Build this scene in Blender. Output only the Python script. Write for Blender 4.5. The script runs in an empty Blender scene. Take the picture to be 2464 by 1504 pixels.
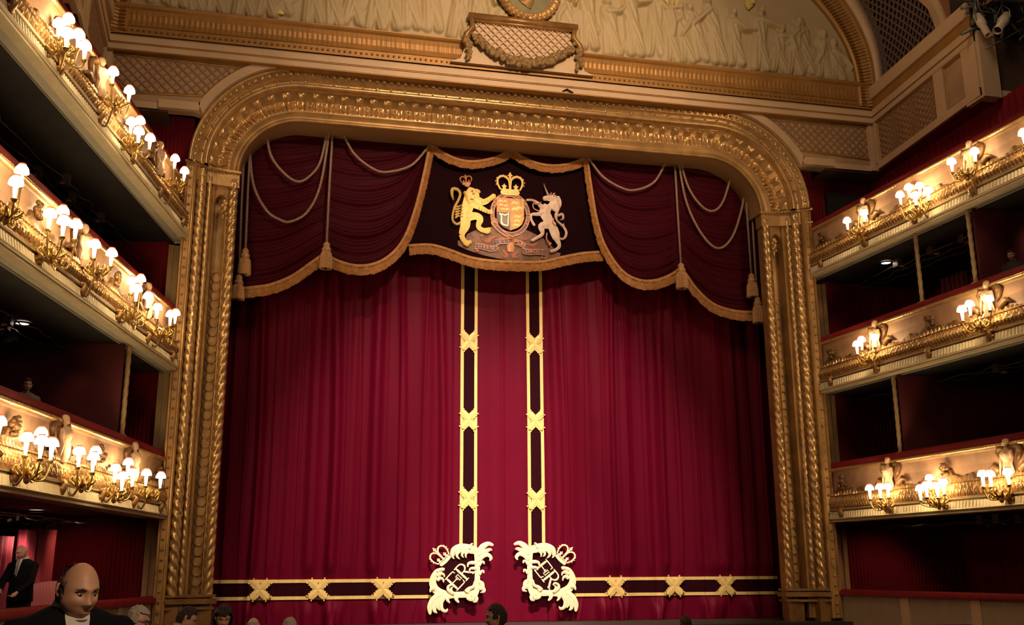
import bpy, math, random
import numpy as np
from mathutils import Vector, Matrix, noise

R = math.radians
PI = math.pi
SC = bpy.context.scene
COL = SC.collection

# ------------------------------------------------------------ camera, world, lights, exposure
cam_d = bpy.data.cameras.new('camera')
cam = bpy.data.objects.new('camera', cam_d)
COL.objects.link(cam)
cam_d.sensor_width = 36.0
cam_d.lens = 36.0 * 2458.5 / 2464.0
cam_d.clip_end = 200
yaw, pit, rol = R(12.868), R(14.094), R(-0.3066)
fw = Vector((math.sin(yaw)*math.cos(pit), math.cos(yaw)*math.cos(pit), math.sin(pit)))
rt0 = Vector((math.cos(yaw), -math.sin(yaw), 0)); up0 = rt0.cross(fw)
rt = math.cos(rol)*rt0 + math.sin(rol)*up0
upv = -math.sin(rol)*rt0 + math.cos(rol)*up0
M = Matrix.Identity(4)
for i in range(3):
    M[i][0] = rt[i]; M[i][1] = upv[i]; M[i][2] = -fw[i]
M[0][3], M[1][3], M[2][3] = -6.025, -26.0, 1.714
cam.matrix_world = M
SC.camera = cam

SC.view_settings.view_transform = 'Standard'
SC.view_settings.look = 'None'
SC.view_settings.exposure = 0.0
SC.view_settings.gamma = 1.0
SC.view_settings.use_curve_mapping = False
SC.cycles.max_bounces = 5
SC.cycles.diffuse_bounces = 3
SC.cycles.glossy_bounces = 3
SC.cycles.sample_clamp_indirect = 3.0
SC.cycles.use_denoising = True
SC.cycles.caustics_reflective = False
SC.cycles.caustics_refractive = False

world = bpy.data.worlds.new('hall_glow'); SC.world = world
world.use_nodes = True
bg = world.node_tree.nodes['Background']
bg.inputs[0].default_value = (1.0, 0.66, 0.36, 1)
bg.inputs[1].default_value = 0.022


def aim(o, target):
    d = Vector(target) - o.location
    o.rotation_euler = d.to_track_quat('-Z', 'Y').to_euler()


def area(name, loc, target, size, power, color, sy=None):
    d = bpy.data.lights.new(name, 'AREA'); d.energy = power; d.color = color; d.size = size
    if sy: d.shape = 'RECTANGLE'; d.size_y = sy
    o = bpy.data.objects.new(name, d); COL.objects.link(o); o.location = loc; aim(o, target); return o


def spot(name, loc, target, ang, power, color, blend=0.6, rad=0.15):
    d = bpy.data.lights.new(name, 'SPOT'); d.energy = power; d.color = color
    d.spot_size = R(ang); d.spot_blend = blend; d.shadow_soft_size = rad
    o = bpy.data.objects.new(name, d); COL.objects.link(o); o.location = loc; aim(o, target); return o


# house light of the auditorium dome, high above the stalls
area('house_dome_light', (-0.5, -15, 21), (0, -1, 12.5), 6, 800, (1.0, 0.70, 0.46))
spot('dome_lantern', (0.5, -18, 18.0), (0.3, -1, 15.6), 50, 9500, (1.0, 0.68, 0.42), 1.0, 0.5)
area('amphitheatre_glow', (0, -30, 8), (0, 0, 8), 8, 170, (1.0, 0.66, 0.42), 4)
# front of house spots on the main curtain
spot('curtain_spot_left', (-1.2, -12, 21.5), (-2.1, 1.8, 2.9), 27, 30000, (1.0, 0.80, 0.66), 0.9, 0.05)
spot('curtain_spot_right', (1.2, -12, 21.5), (2.1, 1.8, 2.6), 27, 30000, (1.0, 0.80, 0.66), 0.9, 0.05)
spot('curtain_low_wash', (0.2, -18, 8.5), (0.1, 1.8, 0.8), 24, 3600, (1.0, 0.80, 0.68), 1.0, 0.1)
spot('stalls_face_fill', (-2, -31, 9), (-6.6, -18.5, 1.3), 36, 3000, (1.0, 0.70, 0.46), 1.0, 0.4)  # unseen fill behind the camera, added to brighten the faces in the stalls
spot('arms_spot', (-3, -20, 11), (-0.35, 1.0, 11.2), 8, 15000, (1.0, 0.80, 0.52), 1.0, 0.1)

# ------------------------------------------------------------ materials
MATS = {}


def mat(name, col, rough=0.5, metal=0.0, emit=0.0, emit_col=None, var=0.0, vscale=3.0, bump=0.0, bscale=40.0,
        sheen=0.0, col2=None, wave=None, spec=0.5):
    if name in MATS: return MATS[name]
    m = bpy.data.materials.new(name); m.use_nodes = True
    nt = m.node_tree; b = nt.nodes['Principled BSDF']
    b.inputs['Base Color'].default_value = (*col, 1)
    b.inputs['Roughness'].default_value = rough
    b.inputs['Metallic'].default_value = metal
    b.inputs['Specular IOR Level'].default_value = spec
    if sheen:
        b.inputs['Sheen Weight'].default_value = sheen
        b.inputs['Sheen Roughness'].default_value = 0.4
        b.inputs['Sheen Tint'].default_value = (*[min(1, c*2.5+0.05) for c in col], 1)
    if emit:
        b.inputs['Emission Color'].default_value = (*(emit_col or col), 1)
        b.inputs['Emission Strength'].default_value = emit
    tc = nt.nodes.new('ShaderNodeTexCoord')
    if var or col2:
        n = nt.nodes.new('ShaderNodeTexNoise'); n.inputs['Scale'].default_value = vscale
        n.inputs['Detail'].default_value = 4
        nt.links.new(tc.outputs['Object'], n.inputs['Vector'])
        rmp = nt.nodes.new('ShaderNodeValToRGB')
        c2 = col2 or tuple(c*(1-var) for c in col)
        rmp.color_ramp.elements[0].position = 0.35; rmp.color_ramp.elements[1].position = 0.65
        rmp.color_ramp.elements[0].color = (*c2, 1); rmp.color_ramp.elements[1].color = (*col, 1)
        nt.links.new(n.outputs['Fac'], rmp.inputs['Fac'])
        nt.links.new(rmp.outputs['Color'], b.inputs['Base Color'])
    if bump or wave:
        if wave:
            w = nt.nodes.new('ShaderNodeTexWave'); w.inputs['Scale'].default_value = wave[1]
            w.bands_direction = wave[0]; src = w.outputs['Fac']
            nt.links.new(tc.outputs['Object'], w.inputs['Vector'])
        else:
            w = nt.nodes.new('ShaderNodeTexNoise'); w.inputs['Scale'].default_value = bscale
            w.inputs['Detail'].default_value = 5; src = w.outputs['Fac']
            nt.links.new(tc.outputs['Object'], w.inputs['Vector'])
        bp = nt.nodes.new('ShaderNodeBump'); bp.inputs['Strength'].default_value = bump or wave[2]
        bp.inputs['Distance'].default_value = 0.03
        nt.links.new(src, bp.inputs['Height']); nt.links.new(bp.outputs['Normal'], b.inputs['Normal'])
    MATS[name] = m
    return m


GOLD = mat('gilding', (0.55, 0.32, 0.12), 0.42, 0.4, var=0.35, vscale=2.2, bump=0.15, bscale=18)
GOLDB = mat('bright_gilding', (0.72, 0.46, 0.20), 0.29, 0.6, var=0.25, vscale=5, bump=0.2, bscale=14)
GOLDD = mat('aged_gilding', (0.36, 0.19, 0.06), 0.45, 0.4, var=0.35, vscale=3)
GOLDF = mat('frieze_gilding', (0.40, 0.20, 0.05), 0.5, 0.3, var=0.2, vscale=2)
CREAM = mat('cream_paint', (0.62, 0.43, 0.26), 0.55, var=0.12, vscale=1.2)
CREAMB = mat('balcony_cream_paint', (0.78, 0.66, 0.42), 0.5, var=0.12, vscale=4)
SOFF = mat('soffit_grey_paint', (0.55, 0.53, 0.42), 0.7, var=0.15, vscale=2)
PEACH = mat('peach_panel_paint', (0.55, 0.33, 0.20), 0.5, var=0.3, vscale=2.5)
TAN = mat('lattice_ground_paint', (0.47, 0.30, 0.17), 0.6, var=0.2, vscale=2)
TANL = mat('lattice_bar_paint', (0.30, 0.165, 0.075), 0.6)
RELIEF = mat('relief_plaster', (0.46, 0.35, 0.20), 0.6, col2=(0.42, 0.33, 0.17), vscale=0.7, bump=0.1, bscale=9)
YEL = mat('gilded_wing_paint', (0.80, 0.62, 0.16), 0.4, 0.2, var=0.2)
GREEN = mat('medallion_green', (0.20, 0.18, 0.07), 0.5, var=0.3, vscale=4)
REDW = mat('red_wall_fabric', (0.14, 0.010, 0.014), 0.8, wave=('DIAGONAL', 5, 0.3), var=0.3, vscale=1.5)
REDWV = mat('red_ribbed_wall', (0.22, 0.012, 0.020), 0.8, var=0.25, vscale=1.0, spec=0.15)
RAIL = mat('red_velvet_rail', (0.15, 0.007, 0.009), 0.8, spec=0.15, var=0.2, vscale=6)
VELV = mat('crimson_velvet', (0.125, 0.0008, 0.015), 0.5, sheen=0.07, var=0.08, vscale=1.6, bump=0.06, bscale=60, spec=0.10)
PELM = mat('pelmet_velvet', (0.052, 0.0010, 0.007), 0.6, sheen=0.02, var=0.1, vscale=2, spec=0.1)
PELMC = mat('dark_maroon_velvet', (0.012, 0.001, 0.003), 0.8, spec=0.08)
MAROON = mat('maroon_band_velvet', (0.022, 0.0008, 0.004), 0.8, spec=0.08)
FRINGE = mat('gold_fringe', (0.62, 0.30, 0.10), 0.55, 0.1, var=0.3, vscale=12, bump=0.5, bscale=90)
CORD = mat('pale_rope', (0.42, 0.27, 0.20), 0.6, wave=('DIAGONAL', 14, 0.6))
EMB = mat('yellow_gold_applique', (0.95, 0.66, 0.22), 0.5, 0.1, var=0.1, vscale=10)
EMBC = mat('pale_gold_applique', (1.0, 0.83, 0.50), 0.5)
EMBS = mat('silver_pink_applique', (0.95, 0.72, 0.60), 0.5, var=0.15, vscale=8)
EMBO = mat('orange_applique', (0.72, 0.28, 0.12), 0.5, var=0.3, vscale=10)
EMBB = mat('slate_blue_applique', (0.13, 0.10, 0.15), 0.6)
EMBM = mat('brown_mound_applique', (0.26, 0.13, 0.085), 0.7, var=0.45, vscale=7)
EMBR = mat('rose_applique', (0.45, 0.16, 0.11), 0.6)
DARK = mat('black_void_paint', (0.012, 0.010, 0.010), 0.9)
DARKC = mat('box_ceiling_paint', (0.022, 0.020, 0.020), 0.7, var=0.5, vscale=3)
METAL = mat('cable_grey', (0.16, 0.15, 0.13), 0.4, 0.5)
BLACKM = mat('black_metal', (0.02, 0.018, 0.016), 0.4, 0.3)
BRASS = mat('candelabra_brass', (0.70, 0.45, 0.14), 0.28, 0.75, bump=0.15, bscale=30)
FIG = mat('figure_plaster', (0.66, 0.43, 0.27), 0.5, var=0.15, vscale=12)
LAMP = mat('glowing_shade', (1, 0.8, 0.5), 0.5, emit=46, emit_col=(1.0, 0.70, 0.36))
LAMPR = mat('red_shade_collar', (0.9, 0.1, 0.05), 0.5, emit=1.3, emit_col=(1.0, 0.12, 0.05))
CANDLE = mat('glowing_candle_tube', (1, 0.9, 0.7), 0.5, emit=6.0, emit_col=(1.0, 0.74, 0.44))
DOWN = mat('downlight_glow', (1, 0.9, 0.8), 0.5, emit=9, emit_col=(1.0, 0.72, 0.6))
SPOTW = mat('white_spotlight_casing', (0.62, 0.50, 0.36), 0.4)
STAGE = mat('stage_boards', (0.03, 0.018, 0.012), 0.7, var=0.3)
CARPET = mat('dark_red_carpet', (0.08, 0.010, 0.012), 0.9, var=0.3, vscale=8)
PARA = mat('parapet_cream_paint', (0.42, 0.33, 0.22), 0.6, wave=('Y', 7, 0.25), var=0.1)
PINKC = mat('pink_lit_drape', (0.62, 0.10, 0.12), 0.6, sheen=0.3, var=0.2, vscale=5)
SCREEN = mat('pleated_pink_fabric', (0.66, 0.20, 0.26), 0.6)
WHITEP = mat('white_panel_paint', (0.7, 0.68, 0.7), 0.5)
SKIN = mat('skin', (0.62, 0.34, 0.21), 0.5, var=0.12, vscale=9)
SKINP = mat('pale_skin', (0.60, 0.36, 0.26), 0.5, var=0.10, vscale=9)
SUIT = mat('black_suit', (0.006, 0.006, 0.008), 0.9, spec=0.1)
SHIRT = mat('white_shirt', (0.62, 0.56, 0.50), 0.7)
TIE = mat('grey_tie', (0.22, 0.23, 0.25), 0.6)
HAIRD = mat('dark_hair', (0.035, 0.020, 0.014), 0.6, bump=0.8, bscale=60)
HAIRB = mat('brown_hair', (0.10, 0.045, 0.03), 0.6, bump=0.8, bscale=60)
HAIRG = mat('grey_hair', (0.46, 0.38, 0.31), 0.6, bump=0.7, bscale=60)
EYEW = mat('eye_white', (0.6, 0.5, 0.45), 0.3)
EYED = mat('eye_dark', (0.03, 0.015, 0.01), 0.2)
LIP = mat('lips', (0.42, 0.14, 0.10), 0.5)
COAT = mat('dark_coat', (0.03, 0.025, 0.025), 0.8)


# ------------------------------------------------------------ mesh helpers
class MB:
    def __init__(s): s.v = []; s.f = []

    def add(s, vs, fs):
        o = len(s.v); s.v += [tuple(p) for p in vs]; s.f += [tuple(i+o for i in f) for f in fs]

    def grid(s, P, cu=False, cv=False):
        n = len(P); m = len(P[0]); o = len(s.v)
        for row in P: s.v += [tuple(p) for p in row]
        for i in range(n if cu else n-1):
            for j in range(m if cv else m-1):
                a = o+i*m+j; b = o+i*m+(j+1) % m; c = o+((i+1) % n)*m+(j+1) % m; d = o+((i+1) % n)*m+j
                s.f.append((a, b, c, d))

    def box(s, a, b):
        x0, y0, z0 = a; x1, y1, z1 = b
        s.add([(x0, y0, z0), (x1, y0, z0), (x1, y1, z0), (x0, y1, z0), (x0, y0, z1), (x1, y0, z1), (x1, y1, z1), (x0, y1, z1)],
              [(0, 3, 2, 1), (4, 5, 6, 7), (0, 1, 5, 4), (1, 2, 6, 5), (2, 3, 7, 6), (3, 0, 4, 7)])

    def hexa(s, p):  # 8 points, bottom 4 then top 4
        s.add(p, [(0, 3, 2, 1), (4, 5, 6, 7), (0, 1, 5, 4), (1, 2, 6, 5), (2, 3, 7, 6), (3, 0, 4, 7)])

    def tube(s, pts, r, n=8, caps=True):
        pts = [Vector(p) for p in pts]; k = len(pts)
        rs = r if isinstance(r, (list, tuple)) else [r]*k
        t0 = (pts[1]-pts[0]).normalized()
        ref = Vector((0, 0, 1)) if abs(t0.z) < 0.9 else Vector((1, 0, 0))
        u = t0.cross(ref).normalized(); rows = []
        for i, p in enumerate(pts):
            t = (pts[min(i+1, k-1)]-pts[max(i-1, 0)]).normalized()
            u = (u-t*u.dot(t)).normalized(); w = t.cross(u)
            rows.append([p+(u*math.cos(a)+w*math.sin(a))*rs[i] for a in [2*PI*j/n for j in range(n)]])
        o = len(s.v); s.grid(rows, cv=True)
        if caps:
            s.f.append(tuple(o+j for j in range(n))[::-1]); s.f.append(tuple(o+(k-1)*n+j for j in range(n)))

    def sphere(s, c, r, nu=12, nv=8, rot=None):
        if not isinstance(r, (list, tuple)): r = (r, r, r)
        c = Vector(c); rows = []
        for j in range(nv+1):
            th = PI*j/nv; row = []
            for i in range(nu):
                ph = 2*PI*i/nu
                p = Vector((r[0]*math.sin(th)*math.cos(ph), r[1]*math.sin(th)*math.sin(ph), r[2]*math.cos(th)))
                if rot: p = rot @ p
                row.append(c+p)
            rows.append(row)
        s.grid(rows, cv=True)

    def octa(s, c, r):
        x, y, z = c
        if not isinstance(r, (tuple, list)): r = (r, r, r)
        s.sphere(c, r, 6, 4)

    def lathe(s, prof, c, n=16):
        c = Vector(c)
        s.grid([[c+Vector((r*math.cos(2*PI*j/n), r*math.sin(2*PI*j/n), z)) for j in range(n)] for r, z in prof], cv=True)

    def torus(s, c, R0, r, ax='y', n=24, m=8, a0=0, a1=2*PI, sx=1, sz=1):
        c = Vector(c); rows = []; full = abs(a1-a0-2*PI) < 1e-6
        for i in range(n+(0 if full else 1)):
            a = a0+(a1-a0)*i/n; row = []
            for j in range(m):
                b = 2*PI*j/m; rr = R0+r*math.cos(b)
                if ax == 'y': row.append(c+Vector((rr*math.cos(a)*sx, r*math.sin(b), rr*math.sin(a)*sz)))
                else: row.append(c+Vector((rr*math.cos(a), rr*math.sin(a), r*math.sin(b))))
            rows.append(row)
        s.grid(rows, cu=full, cv=True)

    def plate(s, poly, fn, thick=0.02, back=True):
        """poly: 2D outline; fn(x,z)->(x,y,z) front; extruded away from the hall"""
        from mathutils.geometry import tessellate_polygon
        fr = [Vector(fn(*p)) for p in poly]; bk = [p+Vector((0, thick, 0)) for p in fr]
        n = len(poly); tr = tessellate_polygon([[Vector((p[0], p[1], 0)) for p in poly]])
        s.add(fr, tr); s.add(bk, [t[::-1] for t in tr])
        s.add(fr+bk, [(i, (i+1) % n, n+(i+1) % n, n+i) for i in range(n)])

    def ribbon(s, pts, ws, fn, thick=0.02, n=7, off=0.0, dome=0.0):
        """tapered brush stroke in 2D drawing space with rounded ends, mapped by fn"""
        P = catmull(pts, n); k = len(P); W = catmull1(ws, len(pts), n) if isinstance(ws, (list, tuple)) else [ws]*k
        L = []; Rr = []; Cc = []
        for i in range(k):
            a = P[max(i-1, 0)]; b = P[min(i+1, k-1)]
            tx, ty = b[0]-a[0], b[1]-a[1]; l = math.hypot(tx, ty) or 1
            nx, ny = -ty/l, tx/l; w = W[i]/2
            if i == 0 or i == k-1: w *= 0.35
            L.append((P[i][0]+nx*w, P[i][1]+ny*w)); Rr.append((P[i][0]-nx*w, P[i][1]-ny*w)); Cc.append(P[i])
        f = lambda p, d: tuple(Vector(fn(*p))+Vector((0, -off-d, 0)))
        rows = []
        for i in range(k):
            rows.append([f(L[i], -thick), f(L[i], 0), f(Cc[i], dome), f(Rr[i], 0), f(Rr[i], -thick)])
        o = len(s.v); s.grid(rows, cv=True)
        s.f.append(tuple(o+j for j in range(5))); s.f.append(tuple(o+(k-1)*5+j for j in range(5))[::-1])

    def build(s, name, m, parent=None, smooth=False, label=None, loc=None):
        me = bpy.data.meshes.new(name); me.from_pydata(s.v, [], s.f); me.validate(); me.update()
        if smooth: me.polygons.foreach_set('use_smooth', [True]*len(me.polygons))
        me.materials.append(m)
        o = bpy.data.objects.new(name, me); COL.objects.link(o)
        if parent:
            o.parent = parent
            o.matrix_parent_inverse = Matrix.Translation(-parent.location) if not loc else Matrix.Identity(4)
        if label: o['label'] = label
        return o


def catmull(pts, n=6):
    pts = [tuple(map(float, p)) for p in pts]
    if len(pts) < 3:
        a, b = pts[0], pts[-1]
        return [tuple(a[c]+(b[c]-a[c])*i/n for c in range(len(a))) for i in range(n+1)]
    out = []; k = len(pts)
    for i in range(k-1):
        p0 = pts[max(i-1, 0)]; p1 = pts[i]; p2 = pts[i+1]; p3 = pts[min(i+2, k-1)]
        for j in range(n):
            t = j/n
            out.append(tuple(0.5*((2*p1[c])+(-p0[c]+p2[c])*t+(2*p0[c]-5*p1[c]+4*p2[c]-p3[c])*t*t+(-p0[c]+3*p1[c]-3*p2[c]+p3[c])*t**3)
                             for c in range(len(p1))))
    out.append(pts[-1]); return out


def catmull1(ws, k, n):
    if len(ws) != k: ws = [float(np.interp(i/(k-1), np.linspace(0, 1, len(ws)), ws)) for i in range(k)]
    if k < 3: return [ws[0]+(ws[-1]-ws[0])*i/n for i in range(n+1)]
    out = []
    for i in range(k-1):
        for j in range(n): out.append(ws[i]+(ws[i+1]-ws[i])*j/n)
    out.append(ws[-1]); return out


def resample(pts, step):
    P = catmull(pts, 12); d = [0]
    for a, b in zip(P, P[1:]): d.append(d[-1]+math.dist(a, b))
    n = max(2, int(d[-1]/step)); out = []
    for i in range(n+1):
        s = d[-1]*i/n
        out.append(tuple(float(np.interp(s, d, [p[c] for p in P])) for c in range(len(P[0]))))
    return out


def empty(name, loc, label=None, cat=None, group=None):
    o = bpy.data.objects.new(name, None); COL.objects.link(o); o.location = loc; o.empty_display_size = 0.2
    if label: tag(o, label, cat, group)
    return o


def tag(o, label, cat, group=None):
    o['label'] = label; o['category'] = cat
    if group: o['group'] = group
    return o


def struct(o):
    o['kind'] = 'structure'; return o


def remesh(o, voxel, smooth=6, fac=0.5):
    md = o.modifiers.new('r', 'REMESH'); md.mode = 'VOXEL'; md.voxel_size = voxel
    sm = o.modifiers.new('s', 'SMOOTH'); sm.iterations = smooth; sm.factor = fac
    dg = bpy.context.evaluated_depsgraph_get()
    me = bpy.data.meshes.new_from_object(o.evaluated_get(dg))
    mt = o.data.materials[0]
    o.modifiers.clear(); old = o.data; o.data = me; bpy.data.meshes.remove(old)
    me.materials.clear(); me.materials.append(mt)
    me.polygons.foreach_set('use_smooth', [True]*len(me.polygons))
    return o


def inside(p, poly):
    x, z = p; c = False; n = len(poly)
    for i in range(n):
        x1, z1 = poly[i]; x2, z2 = poly[(i+1) % n]
        if (z1 > z) != (z2 > z) and x < (x2-x1)*(z-z1)/(z2-z1)+x1: c = not c
    return c


def clip_lines(poly, ang, gap):
    """segments of parallel lines inside poly"""
    d = Vector((math.cos(ang), math.sin(ang))); nrm = Vector((-d.y, d.x))
    pr = [Vector(p).dot(nrm) for p in poly]; out = []
    k = math.floor(min(pr)/gap)
    while k*gap < max(pr):
        c = k*gap; ts = []
        for i in range(len(poly)):
            a = Vector(poly[i]); b = Vector(poly[(i+1) % len(poly)])
            da, db = a.dot(nrm)-c, b.dot(nrm)-c
            if (da > 0) != (db > 0): ts.append((a+(b-a)*(da/(da-db))).dot(d))
        ts.sort()
        for j in range(0, len(ts)-1, 2):
            if ts[j+1]-ts[j] > 0.03:
                out.append((nrm*c+d*ts[j], nrm*c+d*ts[j+1]))
        k += 1
    return out


def lattice(mb, poly, fn, gap=0.22, w=0.035, h=0.03, angs=(R(45), R(-45))):
    for ai, a in enumerate(angs):
        for p, q in clip_lines(poly, a, gap):
            d = (q-p).normalized(); n = Vector((-d.y, d.x))*w/2
            steps = max(1, int((q-p).length/0.5))
            for s_ in range(steps):
                p1 = p+(q-p)*(s_/steps); q1 = p+(q-p)*((s_+1)/steps)
                cs = [p1-n, q1-n, q1+n, p1+n]
                hh = h+0.006*ai
                fr = [fn(c.x, c.y, hh) for c in cs]; bk = [fn(c.x, c.y, -0.01) for c in cs]
                mb.hexa(bk+fr)


# ------------------------------------------------------------ setting: floor, stage, outer walls
def floor_z(y): return -0.38*min(1, max(0, (y+22)/6.0))


b = MB()
ys = [-40, -22, -20, -18, -16, -12, -8, -5.2]
b.grid([[(-9.4-0.0*y, y, floor_z(y)) for y in ys], [(9.6, y, floor_z(y)) for y in ys]])
b.grid([[(-9.4, y, floor_z(y)-0.3) for y in ys], [(9.6, y, floor_z(y)-0.3) for y in ys]])
struct(b.build('floor', CARPET))
b = MB(); b.box((-9.4, -5.2, -2.5), (9.6, -1.0, -2.3)); struct(b.build('floor_pit', STAGE))
b = MB(); b.box((-9.3, -1.0, -2.4), (9.3, 6.0, 0.34)); struct(b.build('floor_stage', STAGE))
b = MB(); b.box((-12, 5.9, 0.34), (12, 6.0, 16)); struct(b.build('wall_stage_rear', DARK))
for s, nm in ((-1, 'left'), (1, 'right')):
    b = MB(); x0, x1 = sorted((s*8.6, s*8.75)); b.box((x0, 0.25, 0.34), (x1, 5.9, 14)); struct(b.build('wall_stage_'+nm, DARK))
    b = MB()
    # ribbed red wall beside the proscenium
    n = 150; P = []
    for i in range(n+1):
        x = 8.9+(14.0-8.9)*i/n; y = 0.12+0.02*math.cos(i*2.1)
        P.append([(s*x, y, -0.4), (s*x, y, 13.3)])
    b.grid(P); b.box((min(s*8.6, s*14), 0.16, -0.4), (max(s*8.6, s*14), 0.3, 13.3))
    struct(b.build('wall_front_'+nm, REDWV))

orch = MB(); orch.box((-9.3, -5.25, -0.38), (9.5, -5.1, 0.42))
orch.box((-9.3, -5.3, 0.42), (9.5, -5.05, 0.47))
o = orch.build('orchestra_rail', STAGE); tag(o, 'dark orchestra pit rail running below the crimson curtain', 'rail')

# ------------------------------------------------------------ proscenium arch
IX, CZ, CR, TOPZ = 7.4, 11.8, 1.6, 13.4


def arch_path(step=0.02, uref=0.5):
    """list of (kind, param, s): evaluate with arch_pt"""
    rr = CR+uref; la = rr*PI/2; lt = 2*(IX-CR)
    tot = 2*la+lt; n = int(tot/step); out = []
    for i in range(n+1):
        s_ = tot*i/n
        if s_ < la: a = PI-s_/rr; out.append((-(IX-CR), CZ, math.cos(a), math.sin(a), s_))
        elif s_ < la+lt: out.append((-(IX-CR)+(s_-la), CZ, 0.0, 1.0, s_))
        else: a = PI/2-(s_-la-lt)/rr; out.append((IX-CR, CZ, math.cos(a), math.sin(a), s_))
    return out


def ap(p, u, y): return (p[0]+p[2]*(CR+u), y, p[1]+p[3]*(CR+u))


arch = empty('proscenium_arch', (0, 0, 0.34), 'gilded proscenium arch with rounded corners framing the whole stage curtain', 'arch')
path = arch_path(0.022)
# plain mouldings
def arch_strip(prof, name, m, path=path[::3]+[path[-1]], label=None):
    b = MB(); b.grid([[ap(p, u, y) for u, y in prof] for p in path]); return b.build(name, m, arch, True, label)


arch_strip([(0.02, 0.95), (0.0, 0.9), (0.0, 0.02)], 'soffit', mat('soffit_tan_paint', (0.42, 0.24, 0.11), 0.7), label='dull tan underside of the arch')
arch_strip([(0.0, 0.04), (-0.02, 0.0), (0.0, -0.06), (0.05, -0.07), (0.06, -0.04), (0.14, -0.06), (0.22, -0.12), (0.26, -0.16), (0.27, -0.12)], 'inner_moulding', GOLD)
b = MB()
OM = [(0.74, -0.30), (0.75, -0.52), (0.80, -0.56), (0.84, -0.55), (0.86, -0.50), (0.93, -0.50), (0.97, -0.56), (1.0, -0.62),
      (1.02, -0.66), (1.12, -0.66), (1.14, -0.72), (1.19, -0.74), (1.22, -0.70), (1.22, -0.1)]
b.grid([[ap(p, u, y) for u, y in OM] for p in path[::3]+[path[-1]]])
last = -1; P2 = arch_path(0.005, 1.07)
for p in P2:
    if p[4]-last >= 0.19:
        last = p[4]; b.sphere(ap(p, 1.07, -0.68), (0.058, 0.05, 0.058), 8, 6)
last = -1
for p in P2:
    if p[4]-last >= 0.38:
        last = p[4]; c = Vector(ap(p, 0.90, -0.52)); n_ = Vector((p[2], 0, p[3])); t_ = Vector((p[3], 0, -p[2]))
        b.tube([c-n_*0.06-t_*0.03, c+Vector((0, -0.03, 0)), c+n_*0.07+t_*0.03], [0.012, 0.03, 0.008], 6)
b.build('outer_moulding', GOLDB, arch, True)
# leaf and reed torus
b = MB(); NP = 22; rows = []
for p in path:
    s_ = p[4]; row = []
    for j in range(NP+1):
        t = j/NP
        u = 0.25+0.50*t; y = -0.15-0.17*t+0.20*math.sin(PI*t**0.9)
        d = 0
        if t < 0.62:
            e = math.sin(PI*(t/0.62))**0.5; d = 0.085*e*abs(math.sin(PI*s_/0.127))**0.7
            d += 0.03*e*(math.sin(2*PI*s_/0.38+5*t) > 0.4)
        else:
            q = (s_/0.38) % 1.0; tt = (t-0.62)/0.38
            leaf = max(0, 1-abs(q-0.5)/0.30)
            d = 0.10*(leaf > 0.1)*(0.5+0.5*leaf)*math.sin(PI*min(1, tt+0.1))
        nu, ny = 0.35-0.7*t, -0.9
        row.append(ap(p, u+nu*d, y+ny*d))
    rows.append(row)
b.grid(rows); b.build('leaf_moulding', GOLDB, arch, False, 'glinting band of reeds and leaves')
# pillars below the capital
def rope(b, x, y, z0, z1, r, pitch, hand, lobes=3):
    n = 18; step = 0.035; k = int((z1-z0)/step); rows = []
    for i in range(k+1):
        z = z0+(z1-z0)*i/k; row = []
        for j in range(n):
            a = 2*PI*j/n
            q = abs(math.cos(lobes*0.5*(a-hand*2*PI*z/(pitch*lobes))))
            rr = r*(0.66+0.40*q**0.7)
            row.append((x+rr*math.cos(a), y+rr*math.sin(a), z))
        rows.append(row)
    b.grid(rows, cv=True)


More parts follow.
